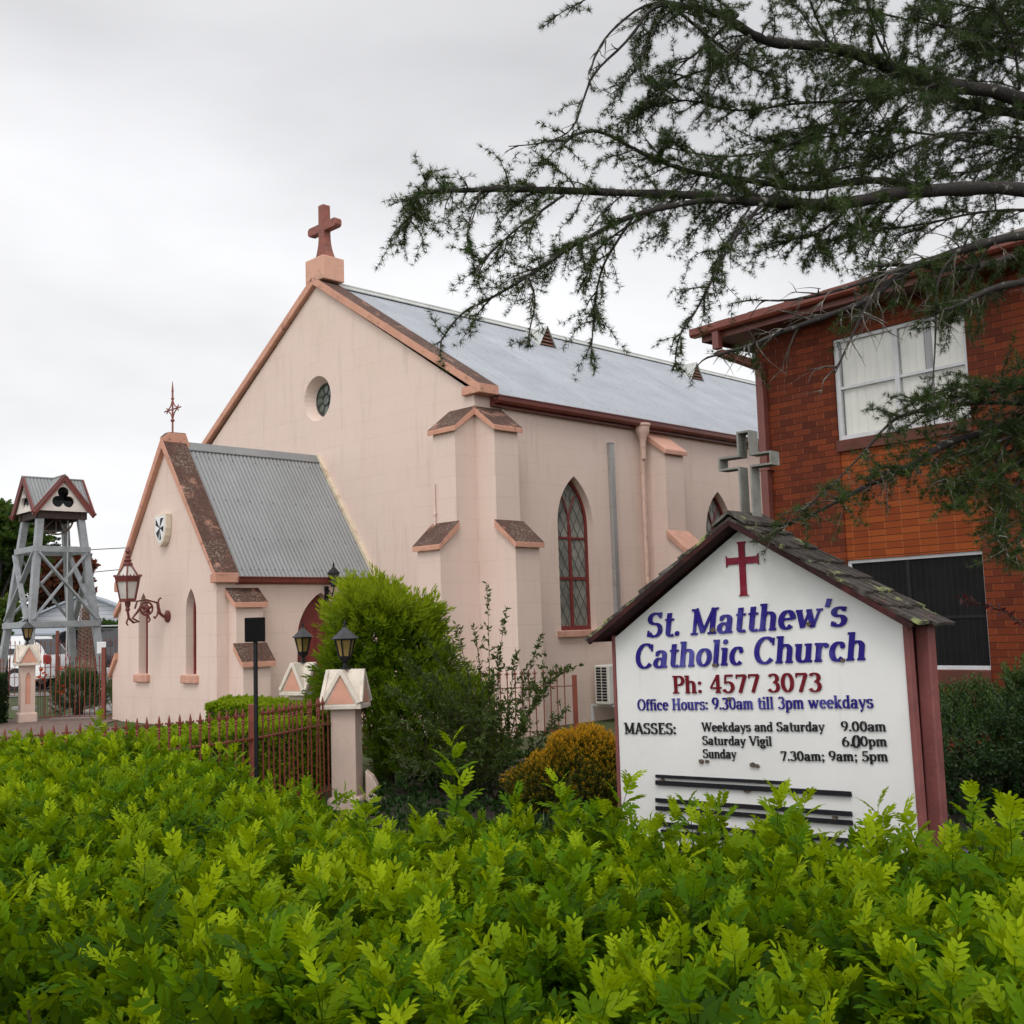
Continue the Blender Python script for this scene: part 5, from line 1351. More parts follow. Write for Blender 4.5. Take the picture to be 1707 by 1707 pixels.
def leaf_hi(L=1., W=.4, fold=.12, curl=.12):
    'blade along +Z, face towards +Y'
    v = [(0, 0, 0), (0, 0, .35*L), (0, -curl*.4*L, .7*L), (0, -curl*L, L), (-W*.42, fold*W, .22*L), (-W*.5, fold*W-curl*.12*L, .55*L), (-W*.28, fold*W*.6-curl*.55*L, .82*L), (W*.42, fold*W, .22*L), (W*.5, fold*W-curl*.12*L, .55*L), (W*.28, fold*W*.6-curl*.55*L, .82*L)]
    f = [(0, 1, 4), (1, 5, 4), (1, 2, 6, 5), (2, 3, 6), (0, 7, 1), (1, 7, 8), (1, 8, 9, 2), (2, 9, 3)]
    return Tm(v, f)
def leaf_lo(L=1., W=.4, fold=.12, curl=.1):
    v = [(0, 0, 0), (0, -curl*.3*L, .55*L), (0, -curl*L, L), (-W*.5, fold*W, .45*L), (W*.5, fold*W, .45*L)]
    return Tm(v, [(0, 1, 3), (1, 2, 3), (0, 4, 1), (1, 4, 2)])
def needle(L, w): return Tm([(-w/2, 0, 0), (w/2, 0, 0), (0, 0, L)], [(0, 1, 2)])
def stemt(pts, r):
    t = Tm(); mb = MB(); mb.tube(pts, r, 4, False); t.v = np.array(mb.v); t.f = list(mb.f); t.t = np.zeros(len(t.v)); return t
def pinnate(leaf, pairs, Lr, k0, ang=42, droop=.25, rnd=random):
    'compound leaf: rachis curving over, leaflets in pairs and one at the tip'
    t = Tm(); pts = []
    for i in range(pairs+1):
        u = i/pairs; pts.append((0, -droop*Lr*u*u, Lr*u))
    t.put(stemt(pts, [.0011*(1-.6*i/pairs) for i in range(pairs+1)]), dt=-.1)
    for i in range(1, pairs+1):
        u = i/pairs; p = pts[i]; s = k0*(.72+.5*math.sin(PI*min(1, u*.8+.12)))*(1 if i < pairs else .85)
        for sg in (-1, 1):
            if i == pairs and sg == 1: R = rotx(.25+droop*1.2)
            elif i == pairs: continue
            else: R = rotx(.12+droop*u*1.2) @ roty(sg*rad(ang+rnd.uniform(-8, 8))) @ rotz(sg*rnd.uniform(-.5, .2))
            t.put(leaf, R, p, s*rnd.uniform(.9, 1.1), dt=.06*u)
    return t
def shoot(leaf, n, H, k0, Lr, pairs, seed):
    rn = random.Random(seed); t = Tm()
    bend = rn.uniform(-.12, .12)
    P = lambda u: np.array([bend*H*u*u, .05*H*u, H*u])
    t.put(stemt([tuple(P(i/4)) for i in range(5)], [.0022, .002, .0017, .0013, .0009]), dt=-.15)
    a = rn.uniform(0, 6)
    for i in range(n):
        u = .12+.86*i/(n-1); a += 2.4+rn.uniform(-.4, .4)
        til = rad(56-44*u+rn.uniform(-9, 9)); size = 1.0-.42*u+rn.uniform(-.08, .08)
        c = pinnate(leaf, pairs, Lr*size, k0*size, 45, rn.uniform(.1, .4), rn)
        t.put(c, rotz(a) @ rotx(-til) @ rotz(PI), P(u), 1.0, dt=.55*u+rn.uniform(-.06, .06))
    return t
def snoise(x, y, s=1., ph=0.):
    return (np.sin(x*1.7*s+ph)+np.sin(y*2.1*s+1.3+ph)+np.sin((x+y)*3.3*s+2.1)*.6+np.sin((x-y*1.4)*5.1*s+ph)*.45+np.sin((x*1.9+y)*8.3*s)*.3)/3.3
def inpoly(x, y, P):
    r = np.zeros(len(x), bool); n = len(P)
    for i in range(n):
        x0, y0 = P[i]; x1, y1 = P[(i+1) % n]
        c = ((y0 > y) != (y1 > y)) & (x < (x1-x0)*(y-y0)/(y1-y0+1e-12)+x0); r ^= c
    return r
def sample(P, n):
    xs = [p[0] for p in P]; ys = [p[1] for p in P]; X = []; Y = []
    while sum(map(len, X)) < n:
        x = RNG.uniform(min(xs), max(xs), n); y = RNG.uniform(min(ys), max(ys), n); k_ = inpoly(x, y, P); X.append(x[k_]); Y.append(y[k_])
    return np.concatenate(X)[:n], np.concatenate(Y)[:n]

# ---------------- front hedge
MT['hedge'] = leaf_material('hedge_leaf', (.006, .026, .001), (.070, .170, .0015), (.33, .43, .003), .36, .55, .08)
HB = [(-6.2, 9.2), (-4.6, 7.3), (-3.5, 7.25), (-2.75, 7.0), (-2.05, 6.55), (-1.45, 5.75), (-.98, 4.95), (-.62, 4.25), (0, 4.0), (.4, 3.8), (.85, 3.42), (1.15, 3.05), (1.6, 2.75), (2.6, 2.1), (3.6, 1.5)]
HF = [(3.0, -.2), (1.6, .35), (.75, .95), (.2, 1.35), (-.42, 1.92), (-.95, 2.5), (-1.42, 3.0), (-2.2, 3.8), (-3.2, 4.9), (-4.6, 6.3), (-6.6, 8.6)]
HP = HB+HF
def htop(x, y): return .955+.045*snoise(x, y, 1.3)+.03*snoise(x, y, 3.1, 2.)+.04*np.clip((y-4.5)/2.5, 0, 1)
hd = thing('front_hedge', 'long loose bright green hedge of feathery new shoots filling the foreground', 'hedge', (0, 0, 0))
L_hi, L_lo = leaf_hi(1., .40), leaf_lo(1., .42)
SH = [shoot(L_hi, 7, .17, .047, .112, 5, s) for s in range(5)]; SL = [shoot(L_lo, 7, .17, .047, .112, 5, s+9) for s in range(4)]
CL = [pinnate(L_lo, 4, .11, .042, 46, .3, random.Random(s)) for s in range(4)]
CH = [pinnate(L_hi, 4, .11, .043, 46, .3, random.Random(s)) for s in range(4)]
def edge_dist(x, y, line):
    d = np.full(len(x), 9.)
    for (x0, y0), (x1, y1) in zip(line, line[1:]):
        vx, vy = x1-x0, y1-y0; t = np.clip(((x-x0)*vx+(y-y0)*vy)/(vx*vx+vy*vy), 0, 1); d = np.minimum(d, np.hypot(x-x0-t*vx, y-y0-t*vy))
    return d
sets = []
def cam_keep(P, mx=.56):
    'only what the street side could see: within a generous wedge before the camera'
    return (np.abs(P[:, 0]) < P[:, 1]*.75+1.6)
# upper shoots
n = 6300
x, y = sample(HP, n); df = edge_dist(x, y, HF); db = edge_dist(x, y, HB)
keep = (np.abs(x) < y*.6+.9) & (RNG.uniform(0, 1, n) < np.where(y > 4.5, .75, 1.)); x, y, df, db = x[keep], y[keep], df[keep], db[keep]; n = len(x)
drop = np.clip(.16-df, 0, 1)*1.0
z = htop(x, y)-.135-drop+.035*np.clip((x-.3)/.6, 0, 1)+RNG.normal(0, .045, n)+np.where(RNG.uniform(0, 1, n) < .05, .07, 0)
d = np.stack([RNG.normal(0, .26, n), RNG.normal(-.10, .26, n), np.ones(n)], 1)
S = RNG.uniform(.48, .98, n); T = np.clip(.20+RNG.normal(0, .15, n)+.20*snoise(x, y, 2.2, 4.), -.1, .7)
P = np.stack([x, y, z], 1); R = frames(d)
near = y < 3.8; kk = RNG.integers(0, 4, n)
for i in range(4):
    a = near & (kk == i); b = ~near & (kk == i)
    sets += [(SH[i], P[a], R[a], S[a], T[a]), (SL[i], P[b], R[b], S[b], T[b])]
# a few long leaders standing above the clip line
lead = [(at(755, 1330, 3.9), .34), (at(935, 1375, 3.7), .26), (at(1030, 1390, 3.6), .30), (at(1085, 1420, 3.3), .24), (at(1270, 1420, 3.2), .30), (at(1345, 1430, 3.2), .24), (at(1480, 1440, 3.0), .24), (at(1640, 1440, 2.9), .34), (at(1570, 1470, 2.8), .3), (at(1670, 1450, 2.7), .28), (at(150, 1240, 6.4), .33), (at(600, 1390, 3.9), .22), (at(1180, 1420, 3.3), .22), (at(230, 1500, 3.0), .2), (at(540, 1690, 2.0), .22), (at(690, 1640, 2.2), .22), (at(1560, 1700, 1.8), .22)]
P = np.array([tuple(p-Vector((0, 0, .10))) for p, h in lead]); H_ = np.array([h for p, h in lead]); P = np.vstack([P, P+np.stack([RNG.normal(0, .02, len(P)), RNG.normal(0, .02, len(P)), H_*.42], 1)]); n = len(P)
sets.append((SH[4], P, frames(np.stack([RNG.normal(0, .14, n), RNG.normal(0, .14, n), np.ones(n)], 1)), np.concatenate([RNG.uniform(.8, 1.0, n//2), RNG.uniform(.62, .85, n//2)]), np.full(n, .36)))
# older leaves under the shoots and down the street face, gap shade tinted in
n = 8500
x, y = sample(HP, n); df = edge_dist(x, y, HF); keep = np.abs(x) < y*.6+.9; x, y, df = x[keep], y[keep], df[keep]; n = len(x)
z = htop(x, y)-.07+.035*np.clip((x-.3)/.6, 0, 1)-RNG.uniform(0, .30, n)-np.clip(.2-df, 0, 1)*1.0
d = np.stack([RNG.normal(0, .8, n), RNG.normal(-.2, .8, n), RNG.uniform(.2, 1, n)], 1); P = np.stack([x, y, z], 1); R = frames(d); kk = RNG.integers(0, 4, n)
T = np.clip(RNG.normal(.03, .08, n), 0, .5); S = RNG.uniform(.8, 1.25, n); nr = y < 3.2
for i in range(4):
    a = (kk == i) & nr; b = (kk == i) & ~nr
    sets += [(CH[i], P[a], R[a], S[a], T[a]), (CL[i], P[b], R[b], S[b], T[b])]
seg = np.array(HF); ln = np.hypot(*(seg[1:]-seg[:-1]).T); n = 3400
j = RNG.choice(len(ln), n, p=ln/ln.sum()); t = RNG.uniform(0, 1, n); q = seg[j]+(seg[j+1]-seg[j])*t[:, None]
tg = (seg[j+1]-seg[j])/ln[j][:, None]; no = np.stack([-tg[:, 1], tg[:, 0]], 1); no = np.where((no[:, 1:2] > 0), -no, no)
off = RNG.uniform(-.22, .03, n); z = RNG.uniform(.1, .95, n)
P = np.stack([q[:, 0]+no[:, 0]*off, q[:, 1]+no[:, 1]*off, z], 1); keep = (P[:, 1] > .9) & (np.abs(P[:, 0]) < P[:, 1]*.75+1.0); P, no = P[keep], no[keep]; n = len(P)
d = np.stack([no[:, 0]+RNG.normal(0, .4, n), no[:, 1]+RNG.normal(0, .4, n), RNG.uniform(.0, 1.1, n)], 1); kk = RNG.integers(0, 4, n); R = frames(d)
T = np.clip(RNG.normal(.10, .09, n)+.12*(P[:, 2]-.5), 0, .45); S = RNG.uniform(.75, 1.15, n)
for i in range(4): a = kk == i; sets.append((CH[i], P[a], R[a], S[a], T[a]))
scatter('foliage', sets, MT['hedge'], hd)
mb = MB()                                                             # woody stems inside
x, y = sample(HP, 520)
for i in range(520):
    if abs(x[i]) > y[i]*.7+1.2: continue
    a = random.uniform(0, 6.28); top = .80
    mb.tube([(x[i], y[i], -.05), (x[i]+.04*math.cos(a), y[i]+.04*math.sin(a), .4), (x[i]+.12*math.cos(a+.5), y[i]+.12*math.sin(a+.5), top)], [.010, .007, .003], 5, False)
mb.build('stems', MT['twigd'], hd, fix=False)

# ---------------- clipped hedges inside the churchyard
MT['box'] = leaf_material('clipped_leaf', (.035, .085, .003), (.115, .22, .005), (.28, .38, .010), .35, .5, .15)
MT['dkbox'] = leaf_material('dark_clipped_leaf', (.010, .030, .006), (.024, .06, .012), (.06, .13, .02), .3, .4, .35)
lf = leaf_lo(1., .55); CT = []
for s in range(3):
    rn = random.Random(s); t = Tm()
    for i in range(7): t.put(lf, rotz(rn.uniform(0, 6.28)) @ rotx(-rn.uniform(.15, 1.0)), (rn.uniform(-.012, .012), rn.uniform(-.012, .012), .012*i-.02), rn.uniform(.7, 1.1), dt=rn.uniform(-.05, .12))
    CT.append(t)
def clipped(name, label, foot, z0, z1, m, cat='hedge', size=.036, dens=900, tm=.4, jit=.02, group=None, sides=None):
    'a clipped hedge on a polygon footprint'
    t = thing(name, label, cat, (0, 0, 0), 0, group)
    ar = abs(sum(foot[i-1][0]*foot[i][1]-foot[i][0]*foot[i-1][1] for i in range(len(foot))))/2; n = int(ar*dens)
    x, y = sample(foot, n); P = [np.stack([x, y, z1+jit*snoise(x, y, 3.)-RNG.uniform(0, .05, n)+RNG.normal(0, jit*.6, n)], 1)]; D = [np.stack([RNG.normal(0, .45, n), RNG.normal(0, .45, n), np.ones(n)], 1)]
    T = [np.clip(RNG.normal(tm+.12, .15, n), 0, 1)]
    for i in range(len(foot)):
        a, b = np.array(foot[i-1]), np.array(foot[i]); l_ = np.hypot(*(b-a)); h = z1-z0; k_ = int(l_*h*dens); u = RNG.uniform(0, 1, k_); q = a+(b-a)*u[:, None]
        tg_ = (b-a)/l_; no_ = np.array([tg_[1], -tg_[0]]); c_ = np.mean(np.array(foot), 0)
        if (((a+b)/2-c_) @ no_) < 0: no_ = -no_
        off = -RNG.uniform(0, .05, k_)+RNG.normal(0, jit*.6, k_)
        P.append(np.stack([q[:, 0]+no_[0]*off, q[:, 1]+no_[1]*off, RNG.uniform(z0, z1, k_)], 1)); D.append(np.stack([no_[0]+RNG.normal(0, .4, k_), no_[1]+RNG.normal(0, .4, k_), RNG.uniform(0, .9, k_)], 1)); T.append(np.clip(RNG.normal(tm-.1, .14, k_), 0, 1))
    P = np.vstack(P); R = frames(np.vstack(D)); T = np.concatenate(T); kk = RNG.integers(0, 3, len(P)); S = RNG.uniform(.75, 1.2, len(P))*size
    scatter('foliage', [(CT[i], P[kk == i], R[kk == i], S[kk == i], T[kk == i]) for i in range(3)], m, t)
    c_ = np.mean(np.array(foot), 0); ins = [tuple(c_+(np.array(p)-c_)*.96) for p in foot]
    MB().prism(ins, lambda u, v: (u, v, z0-.1), (0, 0, z1-z0+.03)).build('inner_twigs', MT['twigd'], t)
    return t
for tt in CT: tt.v *= 1.0
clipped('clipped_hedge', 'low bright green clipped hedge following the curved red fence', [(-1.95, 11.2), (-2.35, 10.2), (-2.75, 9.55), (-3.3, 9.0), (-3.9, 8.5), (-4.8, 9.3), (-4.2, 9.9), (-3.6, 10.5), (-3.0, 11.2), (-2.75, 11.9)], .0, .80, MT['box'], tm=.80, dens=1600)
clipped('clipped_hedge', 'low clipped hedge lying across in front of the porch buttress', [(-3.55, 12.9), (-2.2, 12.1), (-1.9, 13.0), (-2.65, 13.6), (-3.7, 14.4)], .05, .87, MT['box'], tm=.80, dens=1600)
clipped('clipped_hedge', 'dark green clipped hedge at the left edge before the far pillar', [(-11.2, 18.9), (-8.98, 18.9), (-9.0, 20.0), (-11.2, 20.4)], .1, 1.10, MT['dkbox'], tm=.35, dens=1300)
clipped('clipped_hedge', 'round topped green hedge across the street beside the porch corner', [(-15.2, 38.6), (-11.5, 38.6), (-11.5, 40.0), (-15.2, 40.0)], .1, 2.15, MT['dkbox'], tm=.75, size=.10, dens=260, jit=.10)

# ---------------- ground cover in the garden bed
x, y = sample([(-1.5, 4.2), (4.0, 2.2), (6.0, 7.5), (3.1, 14.0), (.6, 15.0), (-1.0, 12.0), (-1.35, 10.9)], 9000)
P = np.stack([x, y, .02+RNG.uniform(0, .10, len(x))+.06*(1+snoise(x, y, 2.5))], 1); kk = RNG.integers(0, 3, len(x))
R = frames(np.stack([RNG.normal(0, .6, len(x)), RNG.normal(0, .6, len(x)), np.ones(len(x))], 1)); T = np.clip(RNG.normal(.25, .2, len(x)), 0, 1); S = RNG.uniform(.03, .065, len(x))
tag(scatter('ground_cover', [(CT[i], P[kk == i], R[kk == i], S[kk == i], T[kk == i]) for i in range(3)], MT['dkbox']), 'dark low ground cover over the garden bed behind the hedge', 'ground cover', kind='stuff')
# ---------------- bushes
def bush(name, label, c, rad_, n, tms, m, cat='bush', up=.7, smin=.8, smax=1.2, tm=(.2, .5), inner=.55, lump=.16, zcut=.02, group=None, stems=14, seed=1):
    t = thing(name, label, cat, (c[0], c[1], gz(c[0], c[1])), 0, group)
    dv = nrmz(RNG.normal(0, 1, (n, 3))); dv[:, 2] = np.where(dv[:, 2] < -.55, -dv[:, 2], dv[:, 2])
    lum = 1+lump*(np.sin(dv[:, 0]*5+seed)+np.sin(dv[:, 1]*6+2*seed)+np.sin(dv[:, 2]*7+seed*3)+.7*np.sin((dv[:, 0]+dv[:, 2])*11+seed))/2.2
    r = (inner+(1-inner)*RNG.uniform(0, 1, n)**.45)*lum
    cz = c[2]-gz(c[0], c[1])
    P = dv*r[:, None]*np.array(rad_)+np.array([0, 0, cz]); k_ = P[:, 2] > zcut; P, dv, r = P[k_], dv[k_], r[k_]; n = len(P)
    d = dv*.75+np.array([0, 0, up])+RNG.normal(0, .28, (n, 3)); R = frames(d)
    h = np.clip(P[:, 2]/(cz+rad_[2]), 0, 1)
    T = np.clip(tm[0]+(tm[1]-tm[0])*h**2.0+.25*(r/r.max()-.6)+RNG.normal(0, .12, n), 0, 1); S = RNG.uniform(smin, smax, n); kk = RNG.integers(0, len(tms), n)  # newer tips lighter; shade low and inside is put into the tint
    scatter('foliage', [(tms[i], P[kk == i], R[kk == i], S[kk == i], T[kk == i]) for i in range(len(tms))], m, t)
    mb = MB()
    for i in range(stems):
        a = random.uniform(0, 6.28); q = random.uniform(.2, .75); e = (rad_[0]*q*math.cos(a), rad_[1]*q*math.sin(a), cz+rad_[2]*random.uniform(.1, .6))
        mb.tube([(.08*math.cos(a), .08*math.sin(a), -.05), (e[0]*.4, e[1]*.4, e[2]*.55), e], [.02, .013, .004], 5, False)
    mb.build('stems', MT['twigd'], t, fix=False)
    return t
def sprig(leaf, n, H, k0, a0, a1, seed, st=.0016, tip=.3):
    rn = random.Random(seed); t = Tm(); b = rn.uniform(-.2, .2)
    P = lambda u: np.array([b*H*u*u, 0, H*u])
    t.put(stemt([tuple(P(i/3)) for i in range(4)], [st, st*.8, st*.6, st*.4]), dt=-.2); a = rn.uniform(0, 6)
    for i in range(n):
        u = .08+.92*i/(n-1); a += 2.4; t.put(leaf, rotz(a) @ rotx(-rad(a0+(a1-a0)*u+rn.uniform(-8, 8))), P(u), k0*(1.05-.35*u)*rn.uniform(.85, 1.15), dt=tip*u**(1 if tip < .5 else 2.2))
    return t
FE = [sprig(leaf_lo(1., .24), 17, .19, .080, 68, 20, s) for s in range(4)]
MT['fern'] = leaf_material('feathery_leaf', (.018, .045, .002), (.10, .18, .004), (.30, .38, .010), .38, .55, .14)
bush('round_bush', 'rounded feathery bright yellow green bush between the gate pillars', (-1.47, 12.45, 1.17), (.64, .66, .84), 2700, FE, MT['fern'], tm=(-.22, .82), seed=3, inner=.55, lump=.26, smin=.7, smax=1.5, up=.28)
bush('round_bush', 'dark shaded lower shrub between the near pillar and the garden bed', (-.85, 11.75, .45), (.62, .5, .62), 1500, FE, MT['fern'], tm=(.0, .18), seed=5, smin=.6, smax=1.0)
OR = [sprig(leaf_lo(1., .45), 10, .070, .031, 75, 25, s, tip=.85) for s in range(4)]
MT['orange'] = leaf_material('orange_tipped_leaf', (.012, .034, .003), (.070, .092, .006), (.58, .30, .012), .3, .5, .15)
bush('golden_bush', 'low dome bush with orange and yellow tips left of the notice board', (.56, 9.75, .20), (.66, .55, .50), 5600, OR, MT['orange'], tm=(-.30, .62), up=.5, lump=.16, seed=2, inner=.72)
GR = [sprig(leaf_lo(1., .42), 13, .15, .046, 75, 25, s+20) for s in range(4)]
MT['glossy'] = leaf_material('dark_glossy_leaf', (.012, .034, .008), (.030, .075, .016), (.10, .17, .03), .3, .32, .45)
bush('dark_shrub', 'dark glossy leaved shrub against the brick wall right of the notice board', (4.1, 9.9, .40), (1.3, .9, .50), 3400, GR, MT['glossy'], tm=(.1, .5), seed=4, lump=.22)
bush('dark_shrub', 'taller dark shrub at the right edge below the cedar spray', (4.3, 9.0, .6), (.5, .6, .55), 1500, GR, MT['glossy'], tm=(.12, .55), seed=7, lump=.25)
# leggy shrub: stems drawn one by one, leaves set along them
sh_ = thing('twiggy_shrub', 'leggy twiggy shrub with sparse dark leaves before the church corner buttress', 'shrub', (-.35, 10.9, 0))
o_ = Vector((-.35, 10.9, 0)); P, D, T = [], [], []; mb = MB()
tips = [(812, 972, 10.9), (846, 1012, 10.9), (790, 1045, 10.8), (742, 1062, 10.7), (760, 1040, 10.9), (905, 1058, 10.8), (893, 1090, 10.8), (945, 1110, 10.7), (930, 1112, 10.7), (860, 1085, 10.9), (830, 1085, 10.9), (946, 1180, 10.6), (890, 1130, 10.6), (720, 1120, 10.4), (690, 1150, 10.4), (650, 1190, 10.3), (640, 1140, 10.4), (670, 1100, 10.5), (700, 1200, 10.1), (780, 1180, 10.2), (840, 1170, 10.2), (880, 1200, 10.2), (800, 1230, 9.9), (740, 1250, 9.9), (690, 1270, 9.8), (860, 1250, 9.9), (650, 1260, 9.9), (770, 1130, 10.4), (820, 1130, 10.5), (710, 1060, 10.8), (690, 1110, 10.6), (735, 1170, 10.3)]
for tp in tips:
    e = at(*tp)-o_; b0 = Vector((random.uniform(-.22, .22), random.uniform(-.35, .1), 0)); mid = b0*.5+e*.5+Vector((random.uniform(-.1, .1)-.12*e.x, random.uniform(-.1, .1), .12*e.z))
    pts = [b0+(mid-b0)*(2*u)*(1) if u < .5 else mid+(e-mid)*(2*u-1) for u in [i/10 for i in range(11)]]
    pts = [b0*(1-u)**2+mid*2*u*(1-u)+e*u*u for u in [i/12 for i in range(13)]]
    mb.tube(pts, [.0055*(1-.75*i/12) for i in range(13)], 5, False)
    def leaves_on(pts, dens, ta):
        for a, b in zip(pts, pts[1:]):
            for _ in range(np.random.default_rng(len(P)).poisson((b-a).length*dens)):
                u = random.random(); p = a+(b-a)*u; tdir = (b-a).normalized(); v = Vector((random.gauss(0, 1), random.gauss(0, 1), random.gauss(0, 1))).normalized()
                P.append(tuple(p)); D.append(tuple(tdir*.6+v*.8)); T.append(random.gauss(ta, .12))
    tall = tp[1] < 1100
    leaves_on(pts[4:], 60 if tall else 75, .3); leaves_on(pts[-3:], 80, .45)
    for i in range(4, 12):
        for _ in range(1 if tall else 2):
            L_ = random.uniform(.08, .26)*(1 if not tall else .6); dd = ((pts[i]-pts[i-1]).normalized()*.7+Vector((random.gauss(0, .7), random.gauss(0, .7), random.gauss(.1, .4)))).normalized()
            q = [pts[i], pts[i]+dd*L_*.5, pts[i]+dd*L_+Vector((0, 0, -.02))]; mb.tube(q, [.003, .002, .001], 4, False); leaves_on(q, 95, .3)
mb.build('stems', MT['twigd'], sh_, fix=False)
MT['shrub'] = leaf_material('olive_leaf', (.022, .044, .008), (.06, .10, .014), (.14, .19, .03), .35, .45, .2)
P, D, T = np.array(P), np.array(D), np.clip(np.array(T), 0, 1); R = frames(D); S = RNG.uniform(.034, .062, len(P))
scatter('foliage', [(leaf_lo(1., .38), P, R, S, T)], MT['shrub'], sh_)
# weeds, grasses and flowers
def blades(name, label, spots, h, m, n, cat='grass', spread=.12, group=None, kind=None, w=.05):
    t = thing(name, label, cat, (0, 0, 0), 0, group); P, D = [], []
    for (x, y) in spots:
        for _ in range(n):
            a = random.uniform(0, 6.28); q = random.uniform(0, spread); P.append((x+q*math.cos(a), y+q*math.sin(a), gz(x, y))); D.append((math.cos(a)*random.uniform(.05, .55), math.sin(a)*random.uniform(.05, .55), 1))
    P = np.array(P); bl_ = Tm([(-w/2, 0, 0), (w/2, 0, 0), (-w*.4, -.05, .5), (w*.4, -.05, .5), (0, -.22, 1)], [(0, 1, 3, 2), (2, 3, 4)])
    tag(t, kind='stuff'); scatter('blades', [(bl_, P, frames(np.array(D)), RNG.uniform(.6, 1.1, len(P))*h, np.clip(RNG.normal(.4, .2, len(P)), 0, 1))], m, t)
    return t
MT['grass'] = leaf_material('grass_blade', (.04, .07, .015), (.09, .13, .03), (.18, .19, .06), .3, .55, .25)
blades('grass_clump', 'pale green grass clump behind the iron gate beside the porch', [(-7.3, 21.5), (-7.05, 21.2), (-7.5, 22.0), (-6.95, 21.9), (-7.8, 22.5), (-7.2, 22.6)], .85, MT['grass'], 150, spread=.25, w=.022)
blades('weed_clump', 'green weeds at the foot of the golden bush', [(.1, 7.9), (.45, 8.2), (.7, 8.0), (-.1, 8.4), (.9, 8.6), (.3, 8.8), (-.6, 8.8), (-.9, 9.6), (.15, 8.5), (-.35, 8.1)], .30, MT['glossy'], 45, spread=.16, w=.05, cat='weeds')
bs = [sprig(leaf_lo(1., .20), 14, .42, .16, 50, 12, s+40) for s in range(3)]
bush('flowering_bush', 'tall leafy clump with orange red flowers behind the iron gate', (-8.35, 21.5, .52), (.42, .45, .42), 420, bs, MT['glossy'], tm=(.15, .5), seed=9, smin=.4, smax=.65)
fl = Tm()
for i in range(5): fl.put(leaf_lo(1., .6), rotz(i*2*PI/5) @ rotx(-1.0), (0, 0, 0))
fl.put(leaf_lo(.5, .4), None, (0, 0, 0), dt=.5)
MT['orfl'] = leaf_material('orange_red_petal', (.42, .05, .015), (.55, .09, .02), (.6, .16, .03), .2)
MT['whfl'] = leaf_material('white_petal', (.62, .60, .62), (.7, .68, .7), (.75, .72, .6), .2)
MT['pufl'] = leaf_material('violet_petal', (.14, .05, .38), (.18, .07, .45), (.25, .15, .5), .2)
def flowers(name, label, pts, size, m, ng=1, group=None):
    t = thing(name, label, 'flowers', pts[0], 0, group); o = Vector(pts[0]); P = []; mb = MB()
    for p in pts:
        p = Vector(p)-o; P = np.array([tuple(p+Vector((random.gauss(0, size*.6), random.gauss(0, size*.6), random.gauss(0, size*.5)))) for _ in range(ng)]); n = ng
        scatter('flower_head', [(fl, P, frames(np.stack([RNG.normal(0, .5, n), RNG.normal(-.5, .4, n), np.ones(n)], 1)), RNG.uniform(.7, 1.1, n)*size, RNG.uniform(0, .6, n))], m, t)
        MB().tube([(p.x*.98, p.y, -o.z+gz(*o.xy)), p], .004, 4, False).build('stem', MT['twigd'], t, fix=False)
    return t
flowers('flower_heads', 'orange red flower heads among the leaves behind the iron gate', [tuple(at(*q)) for q in ((68, 1117, 21.2), (74, 1124, 21.1), (72, 1133, 21.1), (104, 1117, 21.2), (106, 1146, 21.1), (64, 1130, 21), (102, 1155, 21))], .045, MT['orfl'], 6)
flowers('white_flowers', 'small white flowers at the foot of the notice board post', [tuple(at(*q)) for q in ((1578, 1402, 5.6), (1585, 1444, 5.4), (1600, 1455, 5.3), (1577, 1460, 5.4), (1592, 1450, 5.4), (1660, 1445, 5.2))], .016, MT['whfl'], 4)
flowers('violet_flowers', 'small violet flowers beside the maroon post of the notice board', [tuple(at(*q)) for q in ((1590, 1400, 5.6), (1595, 1398, 5.6), (1606, 1426, 5.5))], .018, MT['pufl'], 3)
blades('weed_clump', 'low weeds between the notice board post and the dark shrub', [(2.3, 5.8), (2.5, 6.2), (2.7, 5.9), (2.4, 5.4), (2.9, 6.4), (2.7, 5.3), (3.0, 5.7)], .26, MT['glossy'], 45, spread=.2, w=.06, cat='weeds')
# dark red leaved twig by the brick wall
tw_ = thing('red_leaf_branch', 'arching dark red leaved twig across the lower brick building window', 'branch', tuple(at(1707, 1060, 8.6)))
o = at(1707, 1060, 8.6); pts = [at(*q)-o for q in ((1760, 1110, 8.6), (1707, 1042, 8.6), (1680, 1022, 8.6), (1650, 1010, 8.6), (1620, 1003, 8.6), (1600, 995, 8.6))]
mb = MB(); mb.tube([pts[0]+Vector((.3, .1, -1.6))]+pts, [.012, .008, .006, .005, .004, .003, .002], 5, False); mb.build('stem', MT['twigd'], tw_, fix=False)
P, D = [], []
for a, b in zip(pts[1:], pts[2:]):
    for i in range(14): P.append(tuple(a+(b-a)*random.random())); D.append((random.gauss(-.4, .5), random.gauss(0, .5), random.gauss(0, .6)))
MT['redleaf'] = leaf_material('dark_red_leaf', (.05, .012, .014), (.08, .018, .02), (.14, .03, .03), .3)
P = np.array(P); scatter('foliage', [(leaf_lo(1., .38), P, frames(np.array(D)), RNG.uniform(.045, .07, len(P)), RNG.uniform(0, 1, len(P)))], MT['redleaf'], tw_)

